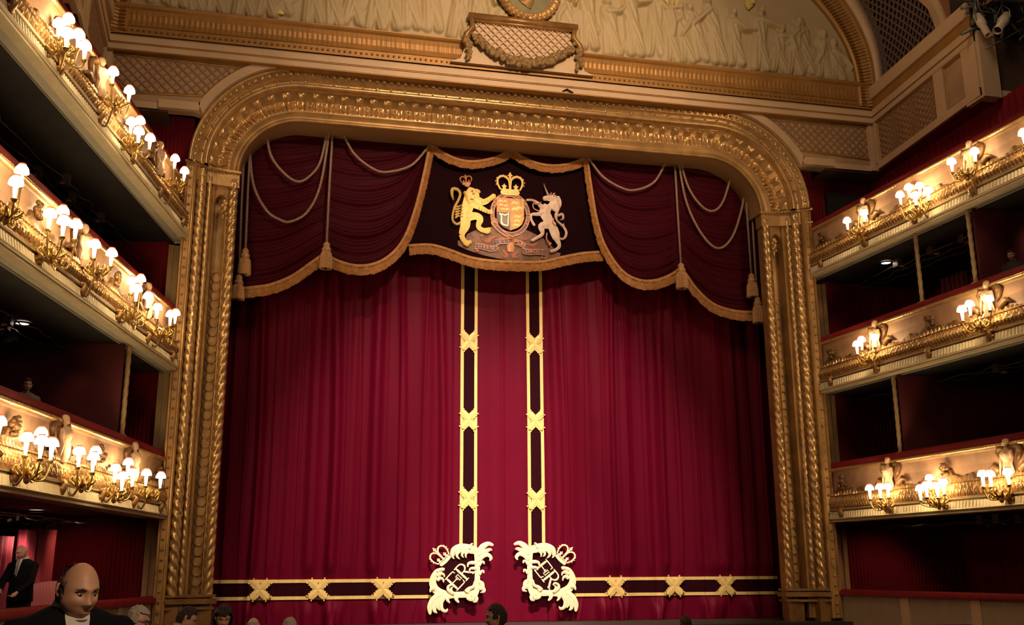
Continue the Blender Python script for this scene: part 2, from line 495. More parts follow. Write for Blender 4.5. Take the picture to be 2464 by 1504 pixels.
for s, nm in ((-1, 'left'), (1, 'right')):
    lab = nm
    z0, z1 = 1.12, CZ-0.42
    b = MB()
    prof = [(0.0, 0.28), (0.0, 0.0), (0.02, -0.03), (0.22, -0.03), (0.23, -0.06), (0.25, -0.06), (0.26, 0.25), (0.54, 0.22), (0.55, -0.16),
            (0.58, -0.19), (0.62, -0.17), (0.63, -0.20), (0.76, -0.22), (0.77, -0.26), (1.0, -0.34), (1.0, -0.56), (1.03, -0.60), (1.06, -0.60),
            (1.08, -0.56), (1.19, -0.58), (1.21, -0.64), (1.25, -0.64), (1.27, -0.58), (1.27, 0.1)]
    b.grid([[(s*(IX+u), y, z) for u, y in prof] for z in (0.42, 1.0, 3, 6, 9, CZ+0.02)])
    z = 0.55
    while z < CZ+0.0:
        b.sphere((s*(IX+1.135), -0.59, z), (0.036, 0.03, 0.036), 8, 6); z += 0.235
    b.build('pillar_shaft', GOLD, arch, False)
    b = MB()
    rope(b, s*(IX+0.10), -0.03, z0, z1+0.2, 0.115, 0.25, 1 if s < 0 else -1)
    b.build('inner_rope_moulding', GOLDB, arch, True)
    b = MB(); rope(b, s*(IX+0.885), -0.36, z0, z1+0.3, 0.125, 0.25, -1)
    b.build('outer_rope_moulding', GOLDB, arch, True)
    b = MB(); rope(b, s*(IX+0.69), -0.24, z0, z1+0.2, 0.065, 0.22, -1, 2)
    b.build('thin_rope_moulding', GOLDB, arch, True)
    b = MB(); z = 1.25
    while z < 9.2:
        b.torus((s*(IX+0.40), 0.20, z), 0.115, 0.013, 'y', 18, 6, sz=1.15); z += 0.235
    b.build('ring_chain', GOLD, arch, True)
    # niche head: plate with a round cut, shield scroll below
    b = MB(); n = 16
    xs = [0.25+0.30*i/n for i in range(n+1)]
    for i in range(n):
        def zc(u): return 10.85+0.30*math.sqrt(max(0, 1-((u-0.40)/0.15)**2))
        q = [(s*(IX+xs[i]), -0.06, zc(xs[i])), (s*(IX+xs[i+1]), -0.06, zc(xs[i+1])),
             (s*(IX+xs[i+1]), 0.2, zc(xs[i+1])), (s*(IX+xs[i]), 0.2, zc(xs[i]))]
        b.hexa(q+[(p[0], p[1], CZ-0.3) for p in q])
    b.build('niche_head', GOLD, arch)
    b = MB(); xx = s*(IX+0.3)
    for k in range(9):
        b.sphere((xx+0.05*math.sin(k*2.3), -0.12, 10.95-k*0.055), 0.07-0.004*k, 8, 6)
    b.build('niche_foliage', GOLDB, arch, True)
    # capital: rings and frieze of leaves
    b = MB()
    for zz, w, h in ((CZ-0.42, 0.0, 0.022), (CZ-0.03, 0.03, 0.03)):
        pr = [(-0.04-w, 0.3), (-0.04-w, -0.10-w), (0.5, -0.22-w), (0.75, -0.32-w), (1.0, -0.5-w), (1.28+w*0, -0.68-w), (1.28, 0.0)]
        b.grid([[(s*(IX+u), y, zz+dz) for u, y in pr] for dz in (-h, h)])
        b.grid([[(s*(IX+u), y, zz-h) for u, y in pr], [(s*(IX+u), 0.1, zz-h) for u, y in pr]])
    b.grid([[(s*(IX+u), y, z) for u, y in [(-0.03, 0.3), (-0.03, -0.08), (0.5, -0.2), (0.75, -0.30), (1.0, -0.48)]] for z in (CZ-0.42, CZ-0.2, CZ-0.02)])
    for k in range(24):
        u = -0.02+0.042*k; y = -0.09-0.40*max(0, u-0.02)
        b.sphere((s*(IX+u), y, CZ-0.06-0.02*(k % 2)), (0.022, 0.03, 0.03), 6, 5)
    b.build('capital', GOLD, arch)
    # base
    b = MB()
    for zz, w, h in ((1.14, 0.05, 0.03), (1.02, 0.08, 0.06), (0.86, 0.04, 0.03)):
        pr = [(-0.03-w, 0.3), (-0.03-w, -0.10-w), (0.26, -0.18-w), (0.55, -0.24-w), (0.76, -0.36-w), (1.0, -0.52-w), (1.0, 0.0)]
        b.grid([[(s*(IX+u), y, zz+dz) for u, y in pr] for dz in (-h, h)])
        b.grid([[(s*(IX+u), y, zz+h) for u, y in pr], [(s*(IX+u), 0.1, zz+h) for u, y in pr]])
    for u0, u1, y in ((-0.02, 0.42, -0.14), (0.70, 1.0, -0.46)):
        a_, c_ = sorted((s*(IX+u0), s*(IX+u1))); b.box((a_, y, 0.34), (c_, 0.2, 0.9))
    b.build('pillar_base', GOLDD, arch)
    # cream jamb beside the pillar
    b = MB(); je = 8.96 if s < 0 else 9.22
    a_, c_ = sorted((s*8.62, s*je)); b.box((a_, -0.06, 0.34), (c_, 0.16, 9.7))
    a_, c_ = sorted((s*(je-0.10), s*(je+0.02))); b.box((a_, -0.12, 0.34), (c_, 0.0, 9.7))
    b.build('jamb', mat('jamb_paint', (0.40, 0.25, 0.11), 0.5, 0.15, var=0.2), arch, False, 'plain cream and gold jamb strip')

# ------------------------------------------------------------ spandrel wall, cornice and frieze over the arch
YS = -0.80
def ringpts(u, a0, a1, n=20): return [(-(IX-CR)+math.cos(a)*(CR+u), CZ+math.sin(a)*(CR+u)) for a in [a0+(a1-a0)*i/n for i in range(n+1)]]
for s, nm in ((-1, 'left'), (1, 'right')):
    arc = ringpts(1.20, R(155), R(90))
    poly = [(-10.82, 13.05)] + [(-9.2, 13.05)] + [(arc[0][0]-0.25, 13.05)] + arc + [(0, TOPZ+1.20), (0, 14.95), (-10.82, 14.95)]
    poly = [(-s*x, z) for x, z in poly]
    b = MB(); b.plate(poly, lambda x, z: (x, YS, z), 0.25)
    sp_wall = struct(b.build("wall_spandrel_"+nm, TAN))
    arc2 = ringpts(1.46, R(146), R(102)); arc2 = [p for p in arc2 if p[1] > 13.42 and p[1] < 14.44]
    lp = [(-10.62, 13.42)]+arc2+[(-10.62, 14.46)]
    lpm = [(-s*x, z) for x, z in lp]
    t = sp_wall
    b = MB(); lattice(b, lpm, lambda x, z, h: (x, YS-h, z), 0.17, 0.035, 0.02); b.build("lattice_panel", TANL, t)
    b = MB(); pts = lpm+[lpm[0]]
    for p, q in zip(pts, pts[1:]):
        b.tube([(p[0], YS-0.01, p[1]), (q[0], YS-0.01, q[1])], 0.03, 6)
    b.build("panel_border", GOLDF, t)
    # cream band round the arch with its ear
    b = MB(); band = ringpts(1.21, R(154.5), R(90), 24); out = ringpts(1.44, R(151), R(90), 24)
    band = [(-s*x, z) for x, z in band]; out = [(-s*x, z) for x, z in out]
    for i in range(len(band)-1):
        b.hexa([(*[band[i][0]], YS, band[i][1]), (band[i+1][0], YS, band[i+1][1]), (out[i+1][0], YS, out[i+1][1]), (out[i][0], YS, out[i][1])] +
               [(band[i][0], YS-0.08, band[i][1]), (band[i+1][0], YS-0.08, band[i+1][1]), (out[i+1][0], YS-0.08, out[i+1][1]), (out[i][0], YS-0.08, out[i][1])])
    x0, x1 = sorted((s*8.42, s*9.42)); b.box((x0, YS-0.08, 13.08), (x1, YS+0.2, 13.30))
    x0, x1 = sorted((s*10.62, s*10.84)); b.box((x0, YS-0.10, 13.05), (x1, YS+0.2, 14.5))
    x0, x1 = sorted((s*9.40, s*10.7)); b.box((x0, YS-0.02, 13.05), (x1, YS+0.2, 13.22))
    struct(b.build('trim_arch_band_'+nm, CREAM))
# behind: underside shelf
b = MB()
b.box((-10.82, -1.0, 14.52), (10.82, -0.55, 14.68)); b.box((-10.82, -1.05, 14.70), (10.82, -0.55, 14.90))
b.box((-10.82, -1.10, 14.90), (10.82, -0.55, 14.93)); b.box((-10.82, -1.02, 14.67), (10.82, -0.55, 14.70))
struct(b.build('trim_cornice', CREAM))
b = MB(); b.box((-10.82, -0.99, 14.495), (10.82, -0.55, 14.53)); b.box((-10.82, -1.03, 14.672), (10.82, -0.55, 14.702))
b.box((-10.82, -1.12, 14.90), (10.82, -0.5, 14.95)); struct(b.build('trim_cornice_line', GOLDF))

fr = empty('gilded_frieze', (0, -0.95, 14.95), 'long fluted gold frieze between cream cornice and carved lunette', 'frieze')
b = MB(); rows = []; n = int(21.6/0.03)
zs = [(15.16, -1.06), (15.22, -1.02), (15.35, -0.98), (15.5, -1.0), (15.62, -1.06), (15.66, -1.12), (15.70, -1.15), (15.73, -1.15), (15.74, -0.9)]
for i in range(n+1):
    x = -10.8+21.6*i/n; d = 0.012*abs(math.sin(PI*x/0.13))
    rows.append([(x, y-(d if 0 < j < 4 else 0), z) for j, (z, y) in enumerate(zs)])
b.grid(rows); b.build('fluted_band', GOLDF, fr)
b = MB(); b.box((-10.8, -1.04, 14.94), (10.8, -0.8, 15.17))
for i in range(150): b.octa((-10.75+i*0.1443, -1.06, 15.05), 0.032)
b.build('beaded_band', GOLDF, fr)

# ------------------------------------------------------------ carved lunette (heightfield of robed figures)
rng = np.random.default_rng(7)
NX, NZ = 900, 200
X0, X1, Z0, Z1 = -10.4, 10.4, 15.72, 19.6
xs = np.linspace(X0, X1, NX); zs_ = np.linspace(Z0, Z1, NZ)
XX, ZZ = np.meshgrid(xs, zs_)
H = np.zeros_like(XX)


def capsule(H, p, q, r0, r1, amp, ripple=None):
    px, pz = p; qx, qz = q; dx, dz = qx-px, qz-pz; L2 = dx*dx+dz*dz+1e-6
    t = np.clip(((XX-px)*dx+(ZZ-pz)*dz)/L2, 0, 1)
    cx = px+t*dx; cz = pz+t*dz; d = np.hypot(XX-cx, ZZ-cz); r = r0+(r1-r0)*t
    h = amp*np.sqrt(np.clip(1-(d/r)**2, 0, 1))
    if ripple:
        u = ((XX-cx)*dz-(ZZ-cz)*dx)/math.sqrt(L2)
        h = h*(1-0.35*np.abs(np.sin(u*ripple+t*3)))
    return np.maximum(H, h)


x = -9.7
while x < 9.9:
    if abs(x) < 0.9: x += 0.4; continue
    hgt = rng.uniform(1.5, 2.3)*(1-0.35*(abs(x)/10)**3); lean = rng.uniform(-0.35, 0.35); base = 15.85+rng.uniform(0, 0.25)
    amp = rng.uniform(0.14, 0.22); k = 1-0.3*(abs(x)/10)**4
    hip = (x+lean*0.4, base+hgt*0.5); sh = (x+lean*0.8, base+hgt*0.82)
    H = capsule(H, (x-0.12, base), hip, 0.16, 0.24, amp*0.9*k, rng.uniform(22, 34))
    H = capsule(H, (x+0.22+lean*0.2, base), hip, 0.15, 0.22, amp*k, rng.uniform(22, 34))
    H = capsule(H, hip, sh, 0.24, 0.26, amp*1.1*k, rng.uniform(14, 22))
    hd = (sh[0]+lean*0.2, sh[1]+0.30); H = capsule(H, hd, (hd[0], hd[1]+0.06), 0.13, 0.12, amp*1.3*k)
    a = rng.uniform(-2.6, 0.6); el = (sh[0]+0.38*math.cos(a), sh[1]+0.38*math.sin(a))
    a2 = a+rng.uniform(-1.2, 1.2); ha = (el[0]+0.36*math.cos(a2), el[1]+0.36*math.sin(a2))
    H = capsule(H, sh, el, 0.12, 0.09, amp*1.25*k); H = capsule(H, el, ha, 0.09, 0.06, amp*1.2*k)
    if rng.random() < 0.5:
        H = capsule(H, (x+0.3, base+0.1), (x+0.75, base+hgt*0.45), 0.10, 0.22, amp*0.7*k, 30)
    x += rng.uniform(0.42, 0.78)
H += 0.012*np.sin(XX*3.1+np.sin(ZZ*2.3))*np.cos(ZZ*4)
Hn = H.copy()
for _ in range(2):
    Hn[1:-1, 1:-1] = (Hn[1:-1, 1:-1]*2+Hn[:-2, 1:-1]+Hn[2:, 1:-1]+Hn[1:-1, :-2]+Hn[1:-1, 2:])/6
b = MB()
mask = ((XX/10.45)**2+((ZZ-15.7)/5.9)**2) <= 1.0
idx = -np.ones((NZ, NX), int); vs = []
for j in range(NZ):
    for i in range(NX):
        if mask[j, i]:
            idx[j, i] = len(vs); vs.append((XX[j, i], -0.93-Hn[j, i], ZZ[j, i]))
fs = []
for j in range(NZ-1):
    for i in range(NX-1):
        q = (idx[j, i], idx[j, i+1], idx[j+1, i+1], idx[j+1, i])
        if min(q) >= 0: fs.append(q)
b.v = vs; b.f = fs
lun = empty('carved_lunette', (0, -0.93, 15.74), 'arched plaster lunette carved with a crowd of robed figures', 'relief')
b.build('relief', RELIEF, lun, True)
b = MB(); b.box((-10.4, -0.9, 15.5), (10.4, -0.6, 19.6)); b.build('backing', RELIEF, lun)
b = MB()
for pts, w in ((((-6.98, 16.5), (-6.8, 16.15), (-6.45, 15.98)), (0.2, 0.22, 0.05)), (((7.1, 18.4), (7.0, 18.0), (7.05, 17.9)), (0.3, 0.3, 0.26)),
               (((4.6, 18.6), (4.5, 17.9), (4.75, 17.4)), (0.7, 0.5, 0.1))):
    b.ribbon(pts, w, lambda x, z: (x, -1.02, z), 0.06)
b.build('gilded_wing', YEL, lun, False, 'yellow gilded patches among the figures')

# gold ribbed arch moulding and cream rib round the lunette
def ell(a, cz, bb, n=120):
    pts = [(a, 15.0)]
    for i in range(n+1):
        th = PI*i/n; pts.append((a*math.cos(th), cz+bb*math.sin(th)))
    pts.append((-a, 15.0)); return pts
NE = 1100
def ellr(a, cz, bb):
    P = ell(a, cz, bb, 200); d = [0]
    for p, q in zip(P, P[1:]): d.append(d[-1]+math.dist(p, q))
    ss = np.linspace(0, d[-1], NE)
    return list(zip(np.interp(ss, d, [p[0] for p in P]), np.interp(ss, d, [p[1] for p in P])))
E1, E2, E3 = ellr(10.30, 15.7, 5.76), ellr(10.82, 16.0, 6.5), ellr(11.03, 16.2, 7.2)
la = empty('lunette_arch', (0, -1.0, 14.95), 'fluted gold and cream arch moulding curving over the carved lunette', 'arch moulding')
b = MB(); rows = []
for i in range(NE):
    (x1_, z1_), (x2_, z2_) = E1[i], E2[i]; row = []
    for t, y, rib in ((0, -0.88, 0), (0.0, -1.05, 0), (0.1, -1.1, 0), (0.18, -1.06, 1), (0.45, -1.02, 1), (0.75, -1.1, 1), (0.85, -1.18, 0), (1.0, -1.2, 0), (1.0, -1.05, 0)):
        yy = y-(0.045 if rib and i % 4 < 2 else 0)
        row.append((x1_+(x2_-x1_)*t, yy, z1_+(z2_-z1_)*t))
    rows.append(row)
b.grid(rows); b.build('fluted_moulding', GOLDF, la)
b = MB()
b.grid([[(x2_, -1.1, z2_), (x2_, -1.26, z2_), (x3_, -1.28, z3_), (x3_+0.02, -0.9, z3_)] for (x2_, z2_), (x3_, z3_) in list(zip(E2, E3))[::6]])
b.build('cream_rib', CREAM, la, True)

# cartouche and medallion
ct = empty('lattice_cartouche', (0, -1.2, 15.0), 'cream cartouche with lattice field and heavy flower garland at frieze centre', 'cartouche')
b = MB()
b.plate([(-2.02, 15.02), (-1.75, 15.14), (-1.62, 15.5), (-1.62, 15.95), (-1.45, 16.3), (1.45, 16.3), (1.62, 15.95), (1.62, 15.5), (1.75, 15.14), (2.02, 15.02)],
        lambda x, z: (x, -1.18, z), 0.28)
b.build('backing', CREAM, ct)
b = MB(); b.box((-1.55, -1.34, 16.32), (1.55, -1.0, 16.46)); b.box((-1.48, -1.28, 16.24), (1.48, -1.0, 16.34))
for s in (-1, 1):
    b.tube([(s*1.46, -1.26, 16.3), (s*1.42, -1.28, 16.05), (s*1.60, -1.28, 15.82), (s*1.66, -1.26, 15.6), (s*1.55, -1.26, 15.5)], [0.07, 0.08, 0.09, 0.08, 0.04], 8)
b.build('frame', GOLDD, ct, True)
fld = [(-1.32, 16.25), (-1.38, 15.95), (-1.25, 15.68)]+[(-1.25+2.5*i/12, 15.68-0.34*math.sin(PI*i/12)) for i in range(1, 12)]+[(1.25, 15.68), (1.38, 15.95), (1.32, 16.25)]
b = MB(); lattice(b, fld, lambda x, z, h: (x, -1.20-h, z), 0.16, 0.035, 0.02); b.build('lattice', mat('cartouche_lattice_paint', (0.45, 0.29, 0.16), 0.5), ct)
b = MB(); random.seed(3)
for i in range(70):
    t = i/69; x = -1.42+2.84*t; z = 15.78-0.66*math.sin(PI*t)**0.8
    for k in range(3):
        r = random.uniform(0.05, 0.10)*(0.7+0.5*math.sin(PI*t))
        b.sphere((x+random.uniform(-.04, .04), -1.30-random.uniform(0, .08), z+random.uniform(-.08, .08)), (r, r*0.9, r), 7, 5)
for s in (-1, 1):
    for i in range(22):
        b.sphere((s*1.55+random.uniform(-.08, .08), -1.30, 15.75-i*0.032), random.uniform(.05, .09)*(1-i*0.015), 7, 5)
b.build('garland', mat('garland_paint', (0.46, 0.30, 0.13), 0.35, 0.3, var=0.6, vscale=14), ct)
md = empty('portrait_medallion', (0.2, -1.1, 16.6), 'round green medallion with a leafy gold ring above the cartouche', 'medallion')
b = MB(); n = 40; b.add([(0.2+0.8*math.cos(2*PI*i/n), -1.12, 17.42+0.8*math.sin(2*PI*i/n)) for i in range(n)], [tuple(range(n))]); b.build('disc', GREEN, md)
b = MB(); rows = []
for i in range(240):
    a = 2*PI*i/240; row = []
    for j in range(10):
        q = 2*PI*j/10; r = 0.10+0.035*abs(math.sin(18*a+2*math.sin(q)))
        row.append((0.2+(0.80+r*math.cos(q))*math.cos(a), -1.14+r*math.sin(q), 17.42+(0.80+r*math.cos(q))*math.sin(a)))
    rows.append(row)
b.grid(rows, True, True); b.build('leaf_ring', GOLD, md)
b = MB(); b.torus((0.2, -1.13, 17.42), 0.68, 0.03, 'y', 40, 6)
b.sphere((0.2, -1.22, 16.55), (0.10, 0.08, 0.10), 8, 6); b.sphere((0.08, -1.2, 16.6), (0.09, 0.06, 0.06), 8, 6); b.sphere((0.32, -1.2, 16.6), (0.09, 0.06, 0.06), 8, 6)
b.ribbon([(0.05, 17.0), (0.2, 17.25), (0.15, 17.6), (0.25, 17.8)], [0.5, 0.3, 0.35, 0.2], lambda x, z: (x, -1.16, z), 0.05)
b.build('profile_bust', GOLD, md, True)

# tiny bat-shaped stain / cable clip on the cornice
b = MB(); b.tube([(1.15, -1.01, 14.54), (1.28, -1.02, 14.60), (1.36, -1.02, 14.56), (1.46, -1.01, 14.53)], [0.015, 0.035, 0.03, 0.02], 6)
tag(b.build('cable_clip', BLACKM), 'small black clip on the cream cornice right of centre', 'clip')

# ------------------------------------------------------------ main stage curtain
rnd = random.Random(11)
ridges = []
x = -8.3
while x < 8.3:
    cen = abs(x) < 1.5
    w = rnd.uniform(0.09, 0.24) if not cen else rnd.uniform(0.12, 0.22)
    a = rnd.uniform(0.05, 0.20) if not cen else rnd.uniform(0.008, 0.022)
    ridges.append((x, w, a, rnd.uniform(-0.12, 0.12), rnd.uniform(-1, 1)))
    x += rnd.uniform(0.24, 0.72)
x = -8.2
while x < 8.2:
    if abs(x) > 1.35: ridges.append((x, rnd.uniform(0.022, 0.05), rnd.uniform(0.015, 0.04), rnd.uniform(-0.1, 0.1), rnd.uniform(-1, 1)))
    x += rnd.uniform(0.25, 0.8)
RX = np.array([r[0] for r in ridges]); RW = np.array([r[1] for r in ridges]); RA = np.array([r[2] for r in ridges])
RD = np.array([r[3] for r in ridges]); RB = np.array([r[4] for r in ridges])
CY = 1.88
BZ0, BZ1 = 0.98, 1.48


def fold(x, z):
    q = max(0.0, 2.6-z)
    cx = RX+RD*math.sin(z*0.35)+(0.05*q*q*(RB-0.35))
    d = np.abs(x-cx)/RW
    k = 1.0
    if abs(z-1.23) < 0.55: k = 0.45+0.55*max(0, (abs(z-1.23)-0.27)/0.28)
    return float(np.sum(RA*np.exp(-d**2.6)))*k+0.01*math.sin(x*3+z)


def cur(x, z, off=0.0): return (x, CY-fold(x, z)-off, z)


curt = empty('stage_curtain', (0, CY, 0.36), 'crimson velvet stage curtain with gold bordered bands and royal cyphers, closed across the stage', 'curtain')
for nm, xa, xb in (('l', -8.25, 0.02), ('r', -0.02, 8.25)):
    b = MB(); n = int((xb-xa)/0.016)
    zz = [0.35+0.09*i for i in range(12)]+[1.43+0.12*i for i in range(12)]+[2.9+0.42*i for i in range(27)]
    b.grid([[cur(xa+(xb-xa)*i/n, z, 0.012 if nm == 'r' and xa+(xb-xa)*i/n < 0.1 else 0) for z in zz] for i in range(n+1)])
    b.build('velvet_drape', VELV, curt, True)


def hstrip(b, x0, x1, za, zb, off, step=0.04):
    n = int((x1-x0)/step)
    X = [x0+(x1-x0)*i/n for i in range(n+1)]
    b.grid([[cur(x, za, off*0.3), cur(x, za, off), cur(x, (za+zb)/2, off), cur(x, zb, off), cur(x, zb, off*0.3)] for x in X])


def vstrip(b, x0, x1, za, zb, off):
    n = 60
    b.grid([[cur(x0+(x1-x0)*j/4, za+(zb-za)*i/n, off) for j in range(5)] for i in range(n+1)])
    for xx in (x0, x1):
        b.grid([[cur(xx, za+(zb-za)*i/n, off), cur(xx, za+(zb-za)*i/n, -0.01)] for i in range(n+1)])


def xmotif(b, cx, cz, hw, hh, vert, off=0.05):
    """four serrated leaves crossing at the centre; conforms to the curtain"""
    for sx in (-1, 1):
        for sz in (-1, 1):
            pts = [(cx, cz), (cx+sx*hw*0.45, cz+sz*hh*0.5), (cx+sx*hw*0.95, cz+sz*hh*0.98)]
            y0 = CY-max(fold(cx+dx, cz+dz) for dx in (-hw, -hw/2, 0, hw/2, hw) for dz in (-hh, 0, hh))
            b.ribbon(pts, [0.08, 0.20, 0.13], lambda x, z, y0=y0: (x, y0-0.02, z), 0.05, 4, off-0.03, 0.01)
            for k in range(4):
                t = 0.25+0.22*k
                for q in (-1, 1):
                    px = cx+sx*hw*t-q*sz*0.05; pz = cz+sz*hh*t+q*sx*0.05
                    b.ribbon([(px, pz), (px+sx*0.025-q*sz*0.02, pz+sz*0.025+q*sx*0.02)], [0.06, 0.02], lambda x, z, y0=y0: (x, y0-0.02, z), 0.05, 2, off-0.03)


for s, (va, vb, vc, vd) in ((-1, (-1.155, -1.065, -0.76, -0.675)), (1, (0.76, 0.85, 1.15, 1.24))):
    b = MB(); vstrip(b, vb-0.02, vc+0.02, 2.3, 12.6, 0.015); b.build('band_ground', MAROON, curt, False, 'dark maroon strip inside the gold border')
    b = MB(); xe = (-8.1, -1.9) if s < 0 else (1.9, 8.1)
    hstrip(b, xe[0], xe[1], 1.06, 1.40, 0.015); b.build('band_ground', MAROON, curt, False, 'dark maroon strip inside the gold border')
    for a_, c_ in ((va, vb), (vc, vd)):
        b = MB(); vstrip(b, a_, c_, 2.25, 12.6, 0.03); b.build('gold_braid', EMB, curt)
    for a_, c_ in ((0.975, 1.06), (1.395, 1.48)):
        b = MB(); hstrip(b, xe[0], xe[1], a_, c_, 0.03); b.build('gold_braid', EMB, curt)
    mx = (va+vd)/2
    for z in ((7.98, 5.74, 3.58) if s < 0 else (7.98, 5.76, 3.57)):
        b = MB(); xmotif(b, mx, z, 0.205, 0.25, True); b.build('cross_motif', EMB, curt)
    for x in ((-6.32, -4.86, -3.18) if s < 0 else (3.21, 4.93, 6.47)):
        b = MB(); xmotif(b, x, 1.23, 0.23, 0.225, False, 0.04); b.build('cross_motif', EMB, curt)

# corner cyphers: acanthus frame, crown and letters
FR = [([(850, 235), (856, 400), (858, 600), (850, 800), (820, 900)], [95, 75, 72, 85, 70]),
      ([(500, 345), (530, 260), (620, 225), (740, 240), (860, 270)], [50, 95, 120, 130, 90]),
      ([(400, 520), (300, 560), (245, 650), (240, 740), (300, 830), (430, 880)], [40, 80, 90, 100, 110, 90]),
      ([(270, 860), (420, 890), (560, 885), (700, 880), (830, 850)], [90, 100, 80, 90, 90]),
      ([(860, 300), (930, 210), (1010, 165), (1085, 190)], [60, 85, 60, 30]), ([(870, 330), (950, 285), (1030, 250), (1062, 262)], [70, 70, 45, 20]),
      ([(870, 410), (940, 340), (1010, 325), (1050, 370), (1030, 410)], [60, 60, 55, 45, 18]), ([(880, 480), (910, 435), (940, 425), (955, 460)], [40, 35, 35, 14]),
      ([(885, 610), (915, 560), (940, 555), (948, 590)], [40, 35, 30, 12]), ([(870, 700), (920, 730), (925, 790), (880, 800)], [50, 60, 60, 40]),
      ([(880, 790), (940, 800), (950, 840), (900, 860)], [50, 50, 40, 12]), ([(840, 440), (780, 435), (730, 450), (720, 500)], [50, 50, 35, 14]),
      ([(850, 520), (790, 515), (755, 525), (745, 560)], [45, 40, 28, 12]), ([(560, 250), (515, 300), (508, 350), (530, 385)], [60, 45, 32, 12]),
      ([(610, 260), (570, 310), (575, 355), (608, 388)], [55, 42, 30, 12]), ([(680, 270), (640, 310), (645, 345), (665, 365)], [50, 35, 25, 10]),
      ([(740, 270), (700, 300), (690, 340), (700, 370)], [50, 36, 24, 10]), ([(745, 240), (760, 190), (790, 160)], [40, 34, 20]),
      ([(290, 560), (340, 530), (385, 545)], [55, 45, 14]), ([(290, 620), (345, 590), (385, 600), (395, 640)], [55, 45, 30, 12]),
      ([(290, 680), (340, 650), (375, 670), (385, 715)], [55, 45, 30, 12]), ([(270, 790), (215, 800), (200, 850)], [60, 45, 12]),
      ([(340, 880), (250, 950), (200, 1050), (205, 1155)], [90, 95, 75, 30]), ([(320, 930), (265, 1020), (265, 1100), (300, 1135)], [70, 60, 50, 14]),
      ([(350, 930), (310, 1010), (310, 1060), (335, 1100)], [60, 45, 35, 12]), ([(400, 900), (355, 990), (365, 1080), (420, 1110), (445, 1075)], [70, 55, 48, 38, 14]),
      ([(470, 900), (440, 950), (475, 1000)], [60, 45, 14]), ([(590, 890), (560, 940), (600, 995)], [70, 50, 22]),
      ([(740, 880), (735, 930), (790, 950), (800, 910)], [60, 65, 50, 30]), ([(800, 900), (845, 930), (835, 975), (795, 990)], [50, 45, 40, 14]),
      ([(530, 870), (455, 820), (450, 770), (500, 745), (530, 775)], [50, 45, 35, 30, 12]), ([(500, 860), (490, 800), (520, 775)], [40, 30, 10]),
      ([(700, 850), (740, 800), (800, 770), (820, 690)], [80, 50, 40, 20])]


def crown_strokes(c, w, h, ang):
    """strokes of a royal crown centred at c in drawing units, +v down"""
    ca, sa = math.cos(ang), math.sin(ang)
    T = lambda p: (c[0]+(p[0]*w)*ca-(p[1]*h)*sa, c[1]+(p[0]*w)*sa+(p[1]*h)*ca)
    S = []; u = w
    S.append(([T((-0.36, 0.42)), T((0, 0.46)), T((0.36, 0.42))], 0.17*u))
    S.append(([T((-0.36, 0.30)), T((0, 0.32)), T((0.36, 0.30))], 0.05*u))
    for s in (-1, 1):
        S.append(([T((s*0.36, 0.34)), T((s*0.47, 0.05)), T((s*0.44, -0.2)), T((s*0.25, -0.30)), T((s*0.06, -0.16)), T((s*0.02, 0.1)), T((s*0.02, 0.36))],
                  [0.06*u, 0.07*u, 0.08*u, 0.08*u, 0.08*u, 0.06*u, 0.06*u]))
        S.append(([T((s*0.22, 0.34)), T((s*0.22, 0.05))], [0.14*u, 0.05*u]))
        S.append(([T((s*0.12, 0.16)), T((s*0.32, 0.16))], 0.06*u))
        for k in range(9):
            a = R(200-28*k); rr = 0.30
            p = (s*0.25+rr*math.cos(a)*(-s)*-1, -0.02+rr*1.0*math.sin(a)*-1)
            if p[1] < 0.12 and abs(p[0]) > 0.05: S.append(([T((p[0]-0.012, p[1])), T((p[0]+0.012, p[1]))], 0.075*u))
    S.append(([T((0, -0.12)), T((0, -0.48))], [0.08*u, 0.09*u])); S.append(([T((-0.09, -0.34)), T((0.09, -0.34))], 0.07*u))
    return S


def er_strokes(c, h, ang):
    ca, sa = math.cos(ang), math.sin(ang)
    T = lambda p: (c[0]+p[0]*h*ca-p[1]*h*sa, c[1]+p[0]*h*sa+p[1]*h*ca)
    L = []
    def seg(*pts, w=0.09): L.append(([T(p) for p in pts], w*h if not isinstance(w, list) else [q*h for q in w]))
    # E
    seg((-0.62, -0.5), (-0.62, 0.5), w=0.13); seg((-0.76, -0.48), (-0.06, -0.48), w=0.07); seg((-0.76, 0.48), (-0.04, 0.48), w=0.07)
    seg((-0.62, 0), (-0.22, 0), w=0.06); seg((-0.08, -0.5), (-0.05, -0.3), w=[0.09, 0.03]); seg((-0.06, 0.5), (-0.0, 0.26), w=[0.09, 0.03])
    seg((-0.22, -0.1), (-0.22, 0.1), w=0.05)
    # R
    seg((0.18, -0.5), (0.18, 0.5), w=0.13); seg((0.04, -0.48), (0.45, -0.48), (0.62, -0.36), (0.64, -0.18), (0.48, -0.02), (0.2, 0.0), w=[0.07, 0.08, 0.10, 0.11, 0.08, 0.06])
    seg((0.04, 0.48), (0.32, 0.48), w=0.07); seg((0.38, 0.0), (0.60, 0.30), (0.76, 0.48), w=[0.10, 0.12, 0.10]); seg((0.62, 0.49), (0.9, 0.49), w=0.06)
    # II
    for q in (-0.14, 0.0): seg((q, -0.13), (q, 0.17), w=0.05)
    seg((-0.2, -0.14), (0.06, -0.14), w=0.035); seg((-0.2, 0.18), (0.06, 0.18), w=0.035)
    return L


